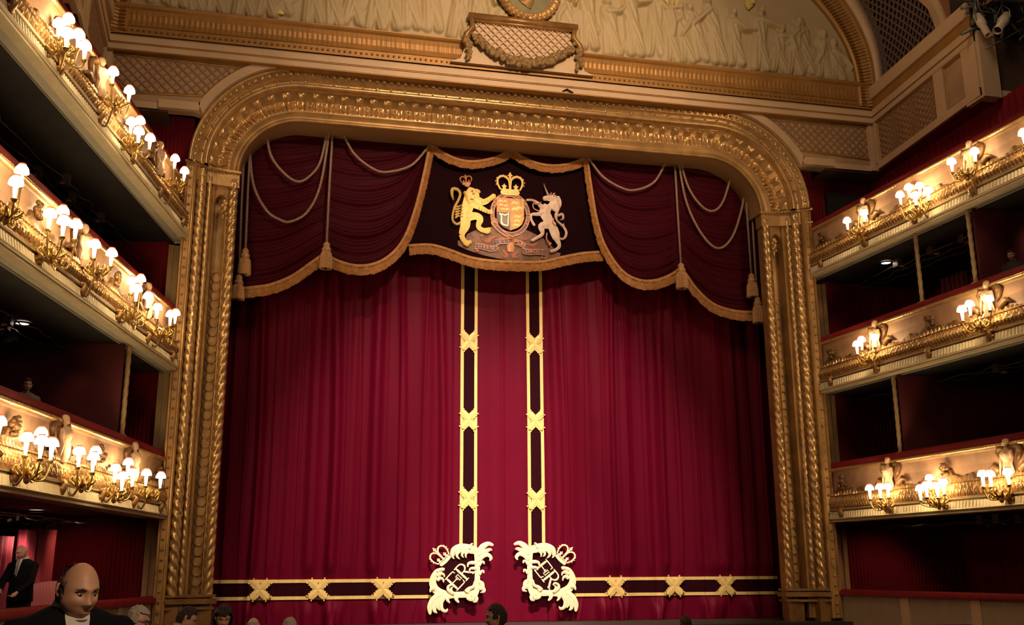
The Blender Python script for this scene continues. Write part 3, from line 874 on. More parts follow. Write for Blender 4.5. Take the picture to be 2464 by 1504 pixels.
for s, ex, ez in ((-1, -1.13, 1.52), (1, 1.20, 1.54)):
    def fm(u, v, s=s, ex=ex, ez=ez):
        return (ex+(u-628)/518*(1 if s < 0 else -1), CY-0.17, ez-(v-634)/545)
    b = MB(); n = 40
    poly = [(600+235*math.cos(2*PI*i/n), 590+265*math.sin(2*PI*i/n)) for i in range(n)]
    if s > 0: poly = poly[::-1]
    b.plate(poly, lambda u, v: (fm(u, v)[0], fm(u, v)[1]+0.0, fm(u, v)[2]), 0.1)
    b.build('cypher_ground', MAROON, curt)
    b = MB()
    for i, (p, w) in enumerate(FR): b.ribbon(p, w, fm, 0.03, 5, 0.02+0.0012*i, 0.012)
    fo = b.build('acanthus_frame', EMBC, curt, False, 'pale gold scrolling leaf frame of the cypher')
    b = MB()
    for i, (p, w) in enumerate(crown_strokes((322, 322), 275, 280, R(-45))): b.ribbon(p, w, fm, 0.02, 5, 0.02+0.0006*i, 0.004)
    b.build('crown', EMBC, curt)
    b = MB()
    if s < 0: L = er_strokes((605, 625), 235, R(-47))
    else:
        L = er_strokes((605, 600), 235, R(-52)); # mirrored field: un-mirror the letters about their own centre
        L = []
        ca, sa = math.cos(R(52)), math.sin(R(52))
        for p, w in er_strokes((0, 0), 235, 0):
            L.append(([(605-(q[0]*ca-q[1]*sa), 605+(q[0]*sa+q[1]*ca)) for q in p], w))
    for i, (p, w) in enumerate(L): b.ribbon(p, w, fm, 0.02, 6, 0.012+0.0006*i)
    b.build('letter_cypher', EMBC, curt, False, 'pale gold letters E II R')

# ------------------------------------------------------------ pelmet of swagged velvet
SW1 = [(-7.62, 8.92), (-7.2, 8.91), (-6.99, 8.93), (-6.46, 9.04), (-5.93, 9.3), (-5.46, 9.68), (-5.08, 10.0)]
SW2 = [(-5.04, 9.97), (-4.68, 9.79), (-4.18, 9.7), (-3.67, 9.81), (-3.22, 10.15), (-2.89, 10.68), (-2.62, 11.56), (-2.42, 12.5), (-2.26, 13.44)]
SW3 = [(2.38, 13.43), (2.47, 12.59), (2.64, 11.44), (2.87, 10.7), (3.33, 10.03), (3.83, 9.77), (4.34, 9.78), (4.8, 9.96), (5.08, 10.15)]
SW4 = [(5.2, 10.12), (5.32, 10.02), (5.62, 9.6), (6.12, 9.18), (6.77, 9.0), (7.43, 9.0), (7.72, 9.06)]
CT1 = [(-2.24, 13.44), (-1.93, 13.22), (-1.45, 13.03), (-0.96, 13.01), (-0.35, 13.19), (0.09, 13.46)]
CT2 = [(0.09, 13.46), (0.52, 13.23), (1.01, 13.09), (1.52, 13.1), (2.02, 13.25), (2.37, 13.45)]
CB = [(-2.80, 10.40), (-2.19, 10.46), (-1.66, 10.35), (-1.07, 10.17), (-0.47, 10.11), (0.25, 10.12), (0.98, 10.17), (1.59, 10.34), (2.22, 10.5), (2.80, 10.58)]
PY = 1.02
pelm = empty('velvet_pelmet', (0, PY, 14.0), 'dark red swagged pelmet with gold fringe hanging under the arch top', 'pelmet')


def interp(c, x):
    c = resample(c, 0.1)
    return float(np.interp(x, [p[0] for p in c], [p[1] for p in c]))


def swag(curve, x0, x1, top, nf, seed, amp=0.075, gather=0.0, nm='swag_drape', m=PELM):
    r = random.Random(seed); C = resample(curve, 0.05); cx = [p[0] for p in C]; cz = [p[1] for p in C]
    n = int((x1-x0)/0.05); mz = 190; rows = []
    for i in range(n+1):
        x = x0+(x1-x0)*i/n; bz = float(np.interp(x, cx, cz)); e = (x-x0)/(x1-x0)
        bell = 4*e*(1-e); row = []
        for j in range(mz+1):
            t = j/mz; z = top+(bz-top)*t
            ph = nf*(t**0.85)*2*PI+0.5*math.sin(x*2.2+seed)+2.5*math.sin(e*PI*2+seed)*(1-t)*0.25
            d = amp*(0.30+0.70*bell**0.5)*(0.35+0.65*t)*(0.6*math.sin(ph)+0.4*math.sin(ph*0.5+1.3))*(0.7+0.3*math.sin(ph*0.21+x))
            y = PY-0.08-d-0.10*bell*t
            row.append((x, y, z))
        rows.append(row)
    b = MB(); b.grid(rows); return b.build(nm, m, pelm, True)


def fringe(curve, w=0.27, y=PY-0.12, nm='fringe', side=0.14):
    C = resample(curve, 0.018); k = len(C); rows = []
    r = random.Random(5)
    for i, p in enumerate(C):
        a = C[max(0, i-3)]; c = C[min(k-1, i+3)]; tx, tz = c[0]-a[0], c[1]-a[1]; l = math.hypot(tx, tz); tx /= l; tz /= l
        dx, dz = tz, -tx; dz -= 0.35; l = math.hypot(dx, dz); dx /= l; dz /= l
        ww = w*abs(tx)+side*(1-abs(tx)); zig = 0.010*(1 if i % 2 else -1)+0.012*math.sin(i*0.37)
        jit = r.uniform(-0.014, 0.014)
        rows.append([(p[0]-dx*0.05, y, p[1]-dz*0.05), (p[0]-dx*0.04, y-0.03, p[1]-dz*0.04), (p[0]+dx*0.03, y-0.035, p[1]+dz*0.03), (p[0]+dx*0.05, y-0.01+zig, p[1]+dz*0.05),
                     (p[0]+dx*ww*0.6, y-0.02+zig, p[1]+dz*ww*0.6), (p[0]+dx*(ww+jit), y-0.015+zig*1.5, p[1]+dz*(ww+jit))])
    b = MB(); b.grid(rows); return b.build(nm, FRINGE, pelm)


swag(SW1, -7.62, -5.06, 14.3, 26, 1); fringe(SW1, y=PY-0.20)
swag(SW2, -5.10, -2.28, 14.3, 22, 2); fringe(SW2, y=PY-0.22)
swag(SW3, 2.40, 5.14, 14.3, 22, 3); fringe(SW3, y=PY-0.22)
swag(SW4, 5.10, 7.72, 14.3, 26, 4); fringe(SW4, y=PY-0.20)
swag(CT1, -2.30, 0.10, 14.3, 6, 5, 0.04); fringe(CT1, 0.22, PY-0.20)
swag(CT2, 0.08, 2.42, 14.3, 6, 6, 0.04); fringe(CT2, 0.22, PY-0.20)
b = MB(); rows = []
lx = [(-2.95, 10.2), (-2.75, 11.0), (-2.6, 11.9), (-2.45, 12.8), (-2.3, 13.6)]
for i in range(41):
    a = i/40; row = []
    for j in range(41):
        t = j/40; zz = 13.55+(10.3-13.55)*t
        xl = -float(np.interp(zz, [p[1] for p in lx], [-p[0] for p in lx])); xr = -xl+0.1
        x = xl+(xr-xl)*a; zb = interp(CB, max(-2.8, min(2.8, x)))
        z = 13.62+(zb-13.62)*t
        row.append((x, PY-0.02+0.03*math.sin(x*2.6), z))
    rows.append(row)
b.grid(rows); b.build('centre_panel', PELMC, pelm, True, 'plain dark maroon centre panel')
fringe(CB, y=PY-0.10)

# ------------------------------------------------------------ royal arms on the centre panel
def am(u, v): return (0.08+(u-999)/446.0, PY-0.09, 12.76-(v-215)/428.6)
AY = 0.0
def strokes(name, L, m, off=0.0, dome=0.02, label=None, thick=0.03, n=5):
    b = MB()
    for i, (p, w) in enumerate(L): b.ribbon(p, w, am, thick, n, off+0.0008*i, dome)
    o = b.build(name, m, pelm, False, label); return o
mound = [(330, 1120), (420, 1090), (450, 1030), (520, 990), (600, 950), (720, 930), (790, 905), (900, 930), (1000, 1000), (1120, 960), (1210, 925), (1300, 960), (1420, 1010),
         (1500, 1070), (1560, 1130), (1620, 1190), (1660, 1190), (1650, 1250), (1560, 1280), (1400, 1310), (1200, 1325), (1000, 1325), (820, 1310), (640, 1280), (450, 1230), (330, 1180)]
b = MB(); b.plate(mound[::-1], am, 0.04); b.build('mound', EMBM, pelm, False, 'brown rocky mound under the animals')
for st_ in [([(650, 1100), (720, 1110), (760, 1060), (830, 1040)], [20, 35, 35, 20]), ([(1210, 1110), (1290, 1120), (1360, 1090)], [20, 40, 20]),
        ([(890, 1200), (930, 1230), (960, 1280), (900, 1290)], [20, 35, 40, 20]), ([(1110, 1220), (1070, 1240), (1040, 1280), (1100, 1290)], [20, 35, 40, 20]),
        ([(610, 1050), (660, 1030)], 30), ([(1180, 1060), (1230, 1030)], 30)]:
    strokes('rose_scroll', [st_], EMBR, 0.02)
strokes('thistle', [([(1000, 1110), (1005, 1160), (1000, 1230)], [60, 95, 60]), ([(950, 1120), (1050, 1120)], 40)], EMBO, 0.03)
# garter ring
b = MB(); n = 72; rows = []
for i in range(n+1):
    a = 2*PI*i/n; rows.append([tuple(Vector(am(1000+r*math.cos(a)*0.94, 745+r*math.sin(a)*1.03))-Vector((0, 0.035, 0))) for r in (225, 272)])
b.grid(rows); b.build('garter_belt', EMBB, pelm, False, 'dark blue garter ring round the shield')
L = []
for rr in (225, 272): L.append(([(1000+rr*0.94*math.cos(2*PI*i/24), 745+rr*1.03*math.sin(2*PI*i/24)) for i in range(25)], 13))
L += [([(770, 830), (830, 880), (900, 960), (980, 1010), (1050, 1045)], 12), ([(750, 860), (790, 920), (870, 990), (960, 1040), (1040, 1060)], 12),
      ([(755, 820), (820, 820), (830, 900), (770, 900), (755, 830)], 14), ([(1040, 1000), (1120, 990), (1130, 960)], 10), ([(975, 1050), (975, 1110)], 10), ([(1035, 1050), (1035, 1110)], 10)]
strokes('belt_edging', L, EMBO, 0.045, 0.004, n=3)
shield = [(820, 540), (1180, 540), (1178, 800), (1150, 870), (1090, 920), (1000, 955), (910, 920), (850, 870), (822, 800)]
b = MB(); b.plate(shield[::-1], lambda u, v: tuple(Vector(am(u, v))-Vector((0, 0.07, 0))), 0.06); b.build('shield', EMBO, pelm, False, 'quartered orange and blue shield')
def up(d): return lambda u, v: tuple(Vector(am(u, v))-Vector((0, d, 0)))
b = MB(); b.plate([(822, 730), (822, 800), (850, 870), (910, 920), (992, 952), (992, 730)], up(0.076), 0.01); b.build('harp_quarter', EMBB, pelm)
b = MB(); b.plate([(1008, 735), (1008, 950), (1090, 918), (1148, 868), (1175, 800), (1177, 735)], up(0.076), 0.01)
b.plate([(1008, 545), (1008, 725), (1177, 725), (1177, 545)], up(0.076), 0.01)
b.build('gold_quarter', mat('ochre_applique', (0.74, 0.38, 0.12), 0.5, var=0.4, vscale=14), pelm)
L = [([(855, 745), (880, 775), (880, 820), (890, 880), (970, 900)], [22, 20, 18, 24, 14]), ([(880, 750), (930, 765), (980, 735)], [14, 20, 14]), ([(975, 740), (970, 820), (968, 895)], 14)]
for k in range(4): L.append(([(900+18*k, 775), (900+18*k, 885)], 4))
strokes('harp', L, EMBC, 0.085, 0.004)
for (cx, cy) in ((870, 590), (930, 590), (880, 640), (940, 645), (900, 690), (950, 690)):
    strokes('small_lion', [([(cx-30, cy+6), (cx, cy-6), (cx+32, cy)], [10, 22, 8])], EMB, 0.08, 0.004)
for (cx, cy) in ((1060, 600), (1120, 660), (1060, 680), (1090, 775), (1090, 830), (1080, 885)):
    strokes('small_lion', [([(cx-50, cy+8), (cx-10, cy-8), (cx+25, cy), (cx+45, cy-16)], [12, 26, 20, 8])]+[([(cx+q, cy), (cx+q+6, cy+22)], [10, 6]) for q in (-30, 0, 28)], EMB, 0.08, 0.004)
strokes('crown', crown_strokes((998, 340), 345, 285, 0)+[([(890, 440), (1000, 452), (1110, 440)], 50)], EMB, 0.06, 0.006)
# lion
lion = [([(440, 470), (480, 500), (520, 540), (500, 620)], [80, 130, 150, 160]), ([(480, 560), (450, 680), (430, 770), (415, 850)], [150, 150, 130, 120]),
        ([(420, 820), (415, 930), (385, 1010), (370, 1060)], [130, 125, 90, 65]), ([(370, 1050), (390, 1110), (440, 1150), (500, 1130)], [75, 60, 60, 30]),
        ([(400, 1140), (440, 1175), (470, 1180)], [50, 45, 20]), ([(440, 830), (540, 805), (600, 830), (600, 890)], [110, 95, 90, 70]),
        ([(600, 870), (585, 940), (650, 980), (740, 950)], [75, 60, 60, 30]), ([(640, 980), (700, 1000), (740, 975)], [50, 45, 20]),
        ([(530, 570), (640, 620), (720, 580), (800, 515)], [90, 80, 62, 60]), ([(480, 640), (600, 690), (700, 735), (765, 740)], [100, 75, 52, 60]),
        ([(720, 745), (765, 700)], [30, 20]), ([(540, 480), (590, 490), (590, 510)], [60, 40, 20]),
        ([(360, 900), (310, 925), (262, 890), (255, 820), (280, 710), (330, 610), (348, 530), (310, 480), (250, 485), (245, 560), (268, 625)], [28, 28, 26, 26, 28, 28, 30, 34, 40, 32, 10])]
for k in range(5): lion.append(([(285, 700+38*k), (330, 700+30*k), (385, 665+42*k)], [26, 20, 6]))
for k in range(7): lion.append(([(420+8*k, 500+22*k), (385+10*k, 530+24*k)], [34, 8]))
for k in range(5): lion.append(([(620+34*k, 615-14*k), (640+34*k, 645-14*k)], [26, 6])); lion.append(([(590+34*k, 690+12*k), (590+34*k, 725+12*k)], [24, 6]))
strokes('lion', lion, EMB, 0.09, 0.035, 'yellow gold crowned lion', 0.03)
strokes('lion_face', [([(490, 490), (510, 500)], 22), ([(500, 530), (530, 528)], 16), ([(470, 600), (520, 600)], 8)], EMBR, 0.16, 0)
strokes('lion_crown', crown_strokes((420, 345), 150, 130, R(-10))+[([(400, 400), (470, 420)], 60)], EMBO, 0.10, 0.004)
uni = [([(1580, 480), (1600, 560), (1540, 650)], [120, 150, 150]), ([(1425, 520), (1490, 505), (1570, 510)], [45, 70, 110]), ([(1500, 600), (1450, 690), (1490, 780), (1560, 900)], [110, 150, 130, 110]),
       ([(1550, 880), (1580, 960), (1600, 1040)], [120, 120, 80]), ([(1500, 470), (1470, 400), (1440, 318)], [26, 18, 6]),
       ([(1430, 650), (1370, 590), (1290, 548), (1200, 552)], [80, 45, 28, 26]), ([(1440, 700), (1350, 725), (1275, 735), (1270, 800), (1315, 880)], [80, 45, 32, 28, 34]),
       ([(1490, 850), (1400, 880), (1415, 970), (1350, 1025), (1265, 1075)], [110, 85, 45, 36, 34]), ([(1590, 1010), (1635, 1110), (1590, 1165), (1510, 1195)], [85, 42, 36, 36]),
       ([(1590, 930), (1640, 1015), (1700, 1015), (1730, 940), (1690, 860), (1610, 790), (1600, 710), (1650, 620)], [20, 24, 26, 34, 30, 24, 44, 10]),
       ([(1620, 730), (1680, 700), (1690, 760), (1650, 775)], [30, 30, 26, 10]), ([(1700, 880), (1695, 820)], [26, 8])]
for k in range(7): uni.append(([(1560+14*k, 460+22*k), (1590+16*k if k < 4 else 1640, 430+32*k)], [34, 8]))
uni += [([(1520, 470), (1545, 425)], [26, 6]), ([(1580, 900), (1590, 820)], [20, 10])]
strokes('unicorn', uni, EMBS, 0.09, 0.035, 'silver pink unicorn with raised forelegs', 0.03)
strokes('chain', [([(1400, 570), (1340, 600), (1290, 600), (1300, 660), (1370, 690)], 12), ([(1560, 770), (1550, 830), (1580, 860)], 14), ([(1470, 960), (1460, 1040), (1500, 1090), (1510, 1110)], 14),
                  ([(1490, 1085), (1520, 1095), (1505, 1115), (1485, 1100)], 10)], EMBO, 0.14, 0)
# motto ribbon
L = [([(545, 1180), (640, 1185), (740, 1205), (850, 1180)], 62), ([(800, 1125), (880, 1100), (985, 1090)], 62), ([(1045, 1095), (1120, 1110), (1205, 1150)], 62), ([(1145, 1205), (1250, 1215), (1350, 1205), (1450, 1205)], 62)]
strokes('motto_ribbon', L, EMBB, 0.05, 0, 'dark ribbon scroll with the motto')
L2 = []
for p, w in L:
    P = catmull(p, 4)
    for sgn in (-1, 1): L2.append(([(q[0], q[1]+sgn*33) for q in P], 8))
L2 += [([(550, 1150), (545, 1220), (600, 1240), (540, 1250)], 8), ([(1460, 1240), (1465, 1280), (1405, 1275), (1420, 1240)], 8)]
strokes('ribbon_edging', L2, EMBO, 0.06, 0, n=2)


def letters(txt, u, v, size, ang, m, off):
    cu = bpy.data.curves.new('motto_letter', 'FONT'); cu.body = txt; cu.size = size; cu.align_x = 'CENTER'; cu.align_y = 'CENTER'; cu.extrude = 0.006; cu.offset = 0.004
    o = bpy.data.objects.new('tmp', cu); COL.objects.link(o)
    dg = bpy.context.evaluated_depsgraph_get(); me = bpy.data.meshes.new_from_object(o.evaluated_get(dg))
    bpy.data.objects.remove(o); me.materials.clear(); me.materials.append(m)
    c = Vector(am(u, v)); Mx = Matrix.Translation(c-Vector((0, off, 0))) @ Matrix.Rotation(R(ang), 4, 'Y') @ Matrix.Rotation(R(90), 4, 'X')
    vs = [tuple(Mx @ q.co) for q in me.vertices]; fs = [tuple(p.vertices) for p in me.polygons]
    return vs, fs


prev = None
for ch, u, v, a in (('D', 605, 1178, 4), ('I', 660, 1187, 6), ('E', 705, 1192, 6), ('U', 765, 1194, 0), ('S', 825, 1184, -10), ('E', 865, 1112, -12), ('T', 915, 1100, -8), ('M', 1072, 1100, 8), ('O', 1118, 1112, 12), ('N', 1165, 1130, 18),
                    ('D', 1215, 1210, 2), ('R', 1265, 1210, 0), ('O', 1320, 1207, -2), ('I', 1368, 1204, 0), ('T', 1408, 1204, 2)):
    b = MB(); b.add(*letters(ch, u, v, 0.155, a, EMBO, 0.075)); b.build('motto_letter', EMBO, pelm)

b = MB(); G = 'HONI SOIT QUI MAL Y PENSE'
for i, ch in enumerate(G):
    if ch == ' ': continue
    a = -205+i*(230/(len(G)-1)); rr = 248
    b.add(*letters(ch, 1000+rr*0.94*math.cos(R(a)), 745+rr*1.03*math.sin(R(a)), 0.10, a+90, EMBO, 0.045))
b.build('garter_letters', EMBO, pelm, False, 'small ochre capitals around the ring')

# ------------------------------------------------------------ ropes and tassels
CYY = PY-0.30
cords = [([(-6.79, 13.55), (-6.65, 12.72), (-6.29, 12.21), (-5.89, 11.96), (-5.56, 12.15), (-5.3, 12.6), (-5.13, 13.6)], 'upper looped rope in the far left swag of the pelmet'),
         ([(-7.24, 13.4), (-7.07, 11.9), (-6.68, 11.1), (-6.28, 10.83), (-6.0, 10.81), (-5.58, 11.12), (-5.27, 11.93), (-5.08, 13.6)], 'longer looped rope hanging below another in the far left swag'),
         ([(-4.76, 13.6), (-4.4, 12.92), (-3.87, 12.51), (-3.46, 12.44), (-2.82, 12.68), (-2.42, 13.16), (-2.25, 13.42)], 'looped rope on the swag just left of the royal arms'),
         ([(2.37, 13.43), (2.81, 12.84), (3.38, 12.52), (3.83, 12.49), (4.43, 12.81), (4.87, 13.6)], 'looped rope on the swag just right of the royal arms'),
         ([(5.27, 13.55), (5.48, 12.72), (5.85, 12.16), (6.24, 12.02), (6.6, 12.41), (6.97, 13.5)], 'upper looped rope in the far right swag of the pelmet'),
         ([(5.21, 13.55), (5.39, 12.26), (5.8, 11.31), (6.3, 10.86), (6.79, 11.24), (7.19, 12.26), (7.4, 13.3)], 'longer looped rope hanging below another in the far right swag')]


def twisted(b, pts, r):
    P = resample(pts, 0.03); k = len(P); rows = []
    b.tube(P, [r*(1+0.10*math.sin(i*1.4)) for i in range(k)], 8)


for pts, lab in cords:
    b = MB(); P = resample(pts, 0.05); k = len(P)
    b.tube([(p[0], CYY-0.02*math.sin(PI*i/k), p[1]) for i, p in enumerate(P)], [0.034*(1+0.10*(i % 2)) for i in range(k)], 8)
    tag(b.build('looped_rope', CORD, None, True), 'pale '+lab, 'rope', 'ropes looped across the pelmet')
tas = [((-7.34, 12.9), (-7.29, 9.20), 0.66, 'lowest tassel at the far left edge, beside the gilded pillar', -7.26),
       ((-7.19, 13.2), (-7.16, 9.95), 0.72, 'higher tassel at the far left edge of the pelmet', -7.14), ((-5.0, 13.6), (-5.06, 10.26), 0.74, 'tassel between the two left swags', -5.04),
       ((5.09, 13.6), (5.10, 10.30), 0.76, 'tassel between the two right swags', 5.10), ((7.32, 13.3), (7.31, 10.11), 0.70, 'higher tassel at the far right edge of the pelmet', 7.30),
       ((7.51, 13.0), (7.43, 9.40), 0.78, 'lowest tassel at the far right edge, beside the gilded pillar', 7.42)]
tm = mat('tassel_thread', (0.66, 0.36, 0.15), 0.6, var=0.3, vscale=16, bump=0.4, bscale=80)
for i, (a_, c_, h, lab, tx) in enumerate(tas):
    dy = CYY-0.08 if i not in (0, 5) else CYY-0.12
    t = empty('curtain_tassel', (tx, dy, c_[1]), 'orange gold rope '+lab, 'tassel', 'tassels hanging from the pelmet ropes')
    b = MB(); b.tube([(a_[0], CYY, a_[1]), ((a_[0]+c_[0])/2, CYY-0.03, (a_[1]+c_[1])/2), (tx, dy, c_[1])], 0.033, 8); b.build('rope', CORD, t, True)
    b = MB(); b.lathe([(0.03, 0.02), (0.07, -0.02), (0.10, -0.07), (0.08, -0.12), (0.12, -0.17), (0.13, -0.23), (0.09, -0.27)], (tx, dy, c_[1])); b.build('tassel_head', tm, t, True)
    b = MB(); n = 44; rows = []
    for zz, rr in ((-0.26, 0.10), (-0.32, 0.14), (-0.45, 0.155), (-h+0.03, 0.165), (-h, 0.16), (-h, 0.05)):
        rows.append([(tx+rr*(1+0.07*(-1)**j)*math.cos(2*PI*j/n), dy+rr*(1+0.07*(-1)**j)*math.sin(2*PI*j/n), c_[1]+zz+(0.01*math.sin(j*2.7) if zz < -h+0.05 else 0)) for j in range(n)])
    b.grid(rows, cv=True); b.build('tassel_skirt', tm, t)
# rail the pelmet hangs from
b = MB(); b.box((-8.0, PY-0.05, 14.25), (8.0, PY+0.15, 14.4)); b.build('pelmet_batten', DARK, pelm)

# ------------------------------------------------------------ attic walls, vault grilles and upper side walls
def attic_pt(s):
    def f(t, z, off=0.0):   # t metres towards the audience from the corner, off towards the hall axis
        return (s*(10.82-0.05*t-off), -0.95-t, z)
    return f


for s, nm in ((-1, 'left'), (1, 'right')):
    A = attic_pt(s); LW = 4.95
    def seg(b, t0, t1, z0, z1, o0, o1=-0.2):
        b.hexa([A(t0, z0, o0), A(t1, z0, o0), A(t1, z0, o1), A(t0, z0, o1), A(t0, z1, o0), A(t1, z1, o0), A(t1, z1, o1), A(t0, z1, o1)])
    b = MB(); seg(b, 0, LW, 13.05, 15.0, 0.0); wl = struct(b.build('wall_attic_'+nm, TAN))
    b = MB()
    seg(b, 0.05, LW, 14.52, 14.68, 0.10); seg(b, 0.05, LW, 14.70, 14.90, 0.14); seg(b, 0.05, LW, 13.05, 13.26, 0.08)
    seg(b, 0, 0.12, 13.26, 14.52, 0.08); seg(b, 3.14, 3.55, 13.26, 14.52, 0.08); seg(b, 4.42, LW+0.02, 13.26, 14.52, 0.08)
    struct(b.build('trim_attic_'+nm, CREAM))
    b = MB(); seg(b, 0.05, LW, 14.90, 15.22, 0.12); seg(b, 0.05, LW, 14.672, 14.702, 0.11); struct(b.build('trim_attic_gold_'+nm, GOLDF))
    b = MB(); seg(b, 0.05, LW, 15.22, 15.60, 0.18); struct(b.build('trim_attic_ledge_'+nm, CREAM))
    # lattice panel, part of the wall
    sg = lambda x, z, h: A(x, z, h)
    b = MB(); lattice(b, [(0.18, 13.32), (3.08, 13.32), (3.08, 14.46), (0.18, 14.46)], sg, 0.15, 0.028, 0.02, (R(35), R(-35), R(90))); b.build('lattice_panel', TANL, wl)
    b = MB()
    for t0, t1 in ((0.15, 3.11), (3.58, 4.39)):
        for p, q in (((t0, 13.29), (t1, 13.29)), ((t0, 14.49), (t1, 14.49)), ((t0, 13.29), (t0, 14.49)), ((t1, 13.29), (t1, 14.49))):
            b.tube([A(*p, 0.01), A(*q, 0.01)], 0.03, 6)
    b.build('panel_border', GOLDF, wl)
    # pilaster at the end and the wall returning outwards
    y1 = -0.95-LW
    b = MB(); a_, c_ = sorted((s*10.52, s*10.66)); b.box((a_, y1, 12.98), (c_, y1+0.55, 14.95)); a_, c_ = sorted((s*10.56, s*11.05)); b.box((a_, y1-0.10, 13.0), (c_, y1+0.2, 14.8))
    struct(b.build('trim_pilaster_'+nm, CREAM))
    b = MB(); a_, c_ = sorted((s*11.0, s*16.5)); b.box((a_, y1+0.1, 13.22), (c_, y1+0.3, 18.6)); struct(b.build('wall_return_'+nm, mat('umber_wall', (0.10, 0.05, 0.03), 0.8, var=0.3)))
    b = MB(); a_, c_ = sorted((s*11.0, s*16.5)); b.box((a_, y1-0.02, 13.05), (c_, y1+0.3, 13.24)); struct(b.build('trim_return_'+nm, CREAM))
    # red wall under the attic, set back
    b = MB(); P = []
    for i in range(161):
        y = 0.12-12.5*i/160; x = s*(11.15+0.02*math.cos(i*2.0)); P.append([(x, y, 9.9), (x, y, 13.06)])
    b.grid(P); struct(b.build('wall_upper_'+nm, REDWV))
    b = MB(); a_, c_ = sorted((s*9.2, s*11.2)); b.box((a_, -0.76, 13.0), (c_, 0.2, 13.06)); struct(b.build('ceiling_spandrel_'+nm, mat('umber_wall', (0, 0, 0))))
    b = MB(); b.hexa([(s*10.85, -0.7, 13.03), (s*11.2, -0.7, 13.03), (s*11.2, -5.9, 13.03), (s*10.60, -5.9, 13.03), (s*10.85, -0.7, 13.055), (s*11.2, -0.7, 13.055), (s*11.2, -5.9, 13.055), (s*10.60, -5.9, 13.055)])
    struct(b.build('ceiling_attic_'+nm, REDWV))
    # vault: curved surface extruded towards the audience, cut by the next groin
    EV = [(s*11.03, 15.45), (s*11.03, 15.7), (s*11.03, 15.95)]+[p for p in ell(11.03, 16.2, 7.2, 160) if (p[0]*s) > 5.2 and p[1] > 16.1]
    EV = sorted(EV, key=lambda p: p[1])
    def groin(z): return float(np.interp(z, [15.5, 15.9, 16.65, 17.33, 18.1, 19.0, 20.5], [3.05, 2.92, 2.70, 2.25, 1.7, 1.05, 0.4]))
    def vp(t, k, off=0.0):
        k = max(0, min(len(EV)-1.001, k)); i = int(k); f = k-i
        x = EV[i][0]*(1-f)+EV[i+1][0]*f; z = EV[i][1]*(1-f)+EV[i+1][1]*f
        nx = -x/11.03; nz = -(z-16.2)/7.2*0.8; l = math.hypot(nx, nz) or 1
        return (x+nx/l*off-s*0.05*t, -1.2-t, z+nz/l*off)
    nk = len(EV)-1
    zk = [p[1] for p in EV]
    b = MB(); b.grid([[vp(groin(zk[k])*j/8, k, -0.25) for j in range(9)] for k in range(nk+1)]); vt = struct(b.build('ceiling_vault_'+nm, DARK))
    # lattice grille: two families of bars on the vault surface
    L_ = [0]
    for p, q in zip(EV, EV[1:]): L_.append(L_[-1]+math.dist(p, q))
    top = L_[-1]
    poly = [(0.06, 0.05)]+[(groin(15.62)-0.1, 0.05)]+[(groin(float(np.interp(l, L_, zk))), l) for l in np.linspace(0.3, top, 24)]+[(0.06, top)]
    fnv = lambda t, l, h: vp(t, float(np.interp(l, L_, range(len(L_)))), h-0.03)
    b = MB(); lattice(b, poly, fnv, 0.19, 0.042, 0.03, (R(50), R(-50))); b.build('ceiling_grille', mat('grille_umber', (0.16, 0.10, 0.075), 0.7), vt)
    b = MB(); b.grid([[vp(groin(zk[k])+d, k, o) for d, o in ((-0.02, -0.05), (0.0, 0.06), (0.28, 0.08), (0.42, 0.03), (0.44, -0.2))] for k in range(nk+1)])
    struct(b.build('trim_groin_'+nm, CREAM))
    b = MB(); b.grid([[vp(groin(zk[k])+0.42+d, k, -0.04) for d in (0, 1.2, 2.4)] for k in range(nk+1)])
    struct(b.build('ceiling_panel_'+nm, mat('terracotta_panel', (0.33, 0.14, 0.06), 0.7, var=0.2)))
    b = MB()
    for t0, t1 in ((1.25, 1.5),):
        b.grid([[vp(groin(zk[k])+0.42+d-0.0, k, 0.03) for d in (t0-0.35, t1)] for k in range(nk+1)])
    struct(b.build('trim_vault_rib_'+nm, CREAM))

# spotlights in the opening high on the right
def barrel_light(p, q, r, lab):
    p = Vector(p); q = Vector(q); d = (q-p).normalized()
    t = empty('stage_spotlight', p, lab, 'spotlight', 'barrel spotlights at top right')
    b = MB(); n = 20; u = d.cross(Vector((0, 0, 1))).normalized(); w = d.cross(u)
    rows = []
    for tt, rr in ((0, r*0.6), (0.02, r*0.95), (0.35, r*1.15), (0.5, r*1.1), (0.52, r*0.85), (1.0, r*0.9), (1.0, r*0.8), (0.85, r*0.78)):
        c = p.lerp(q, tt); rows.append([c+(u*math.cos(2*PI*j/n)+w*math.sin(2*PI*j/n))*rr for j in range(n)])
    b.grid(rows, cv=True); b.build('barrel', SPOTW, t, True)
    c = p.lerp(q, 0.88); b = MB(); b.add([c+(u*math.cos(2*PI*j/n)+w*math.sin(2*PI*j/n))*r*0.8 for j in range(n)], [tuple(range(n))]); b.build('lens', DARK, t)
    b = MB(); c = p.lerp(q, 0.3)
    b.tube([c+u*r*1.3, c+u*r*1.4+Vector((0, 0, 0.2)), c+Vector((0, 0, 0.42)), c-u*r*1.4+Vector((0, 0, 0.2)), c-u*r*1.3], 0.015, 6)
    b.tube([c+Vector((0, 0, 0.4)), c+Vector((0, 0, 0.9))], 0.02, 6); b.build('yoke', METAL, t)


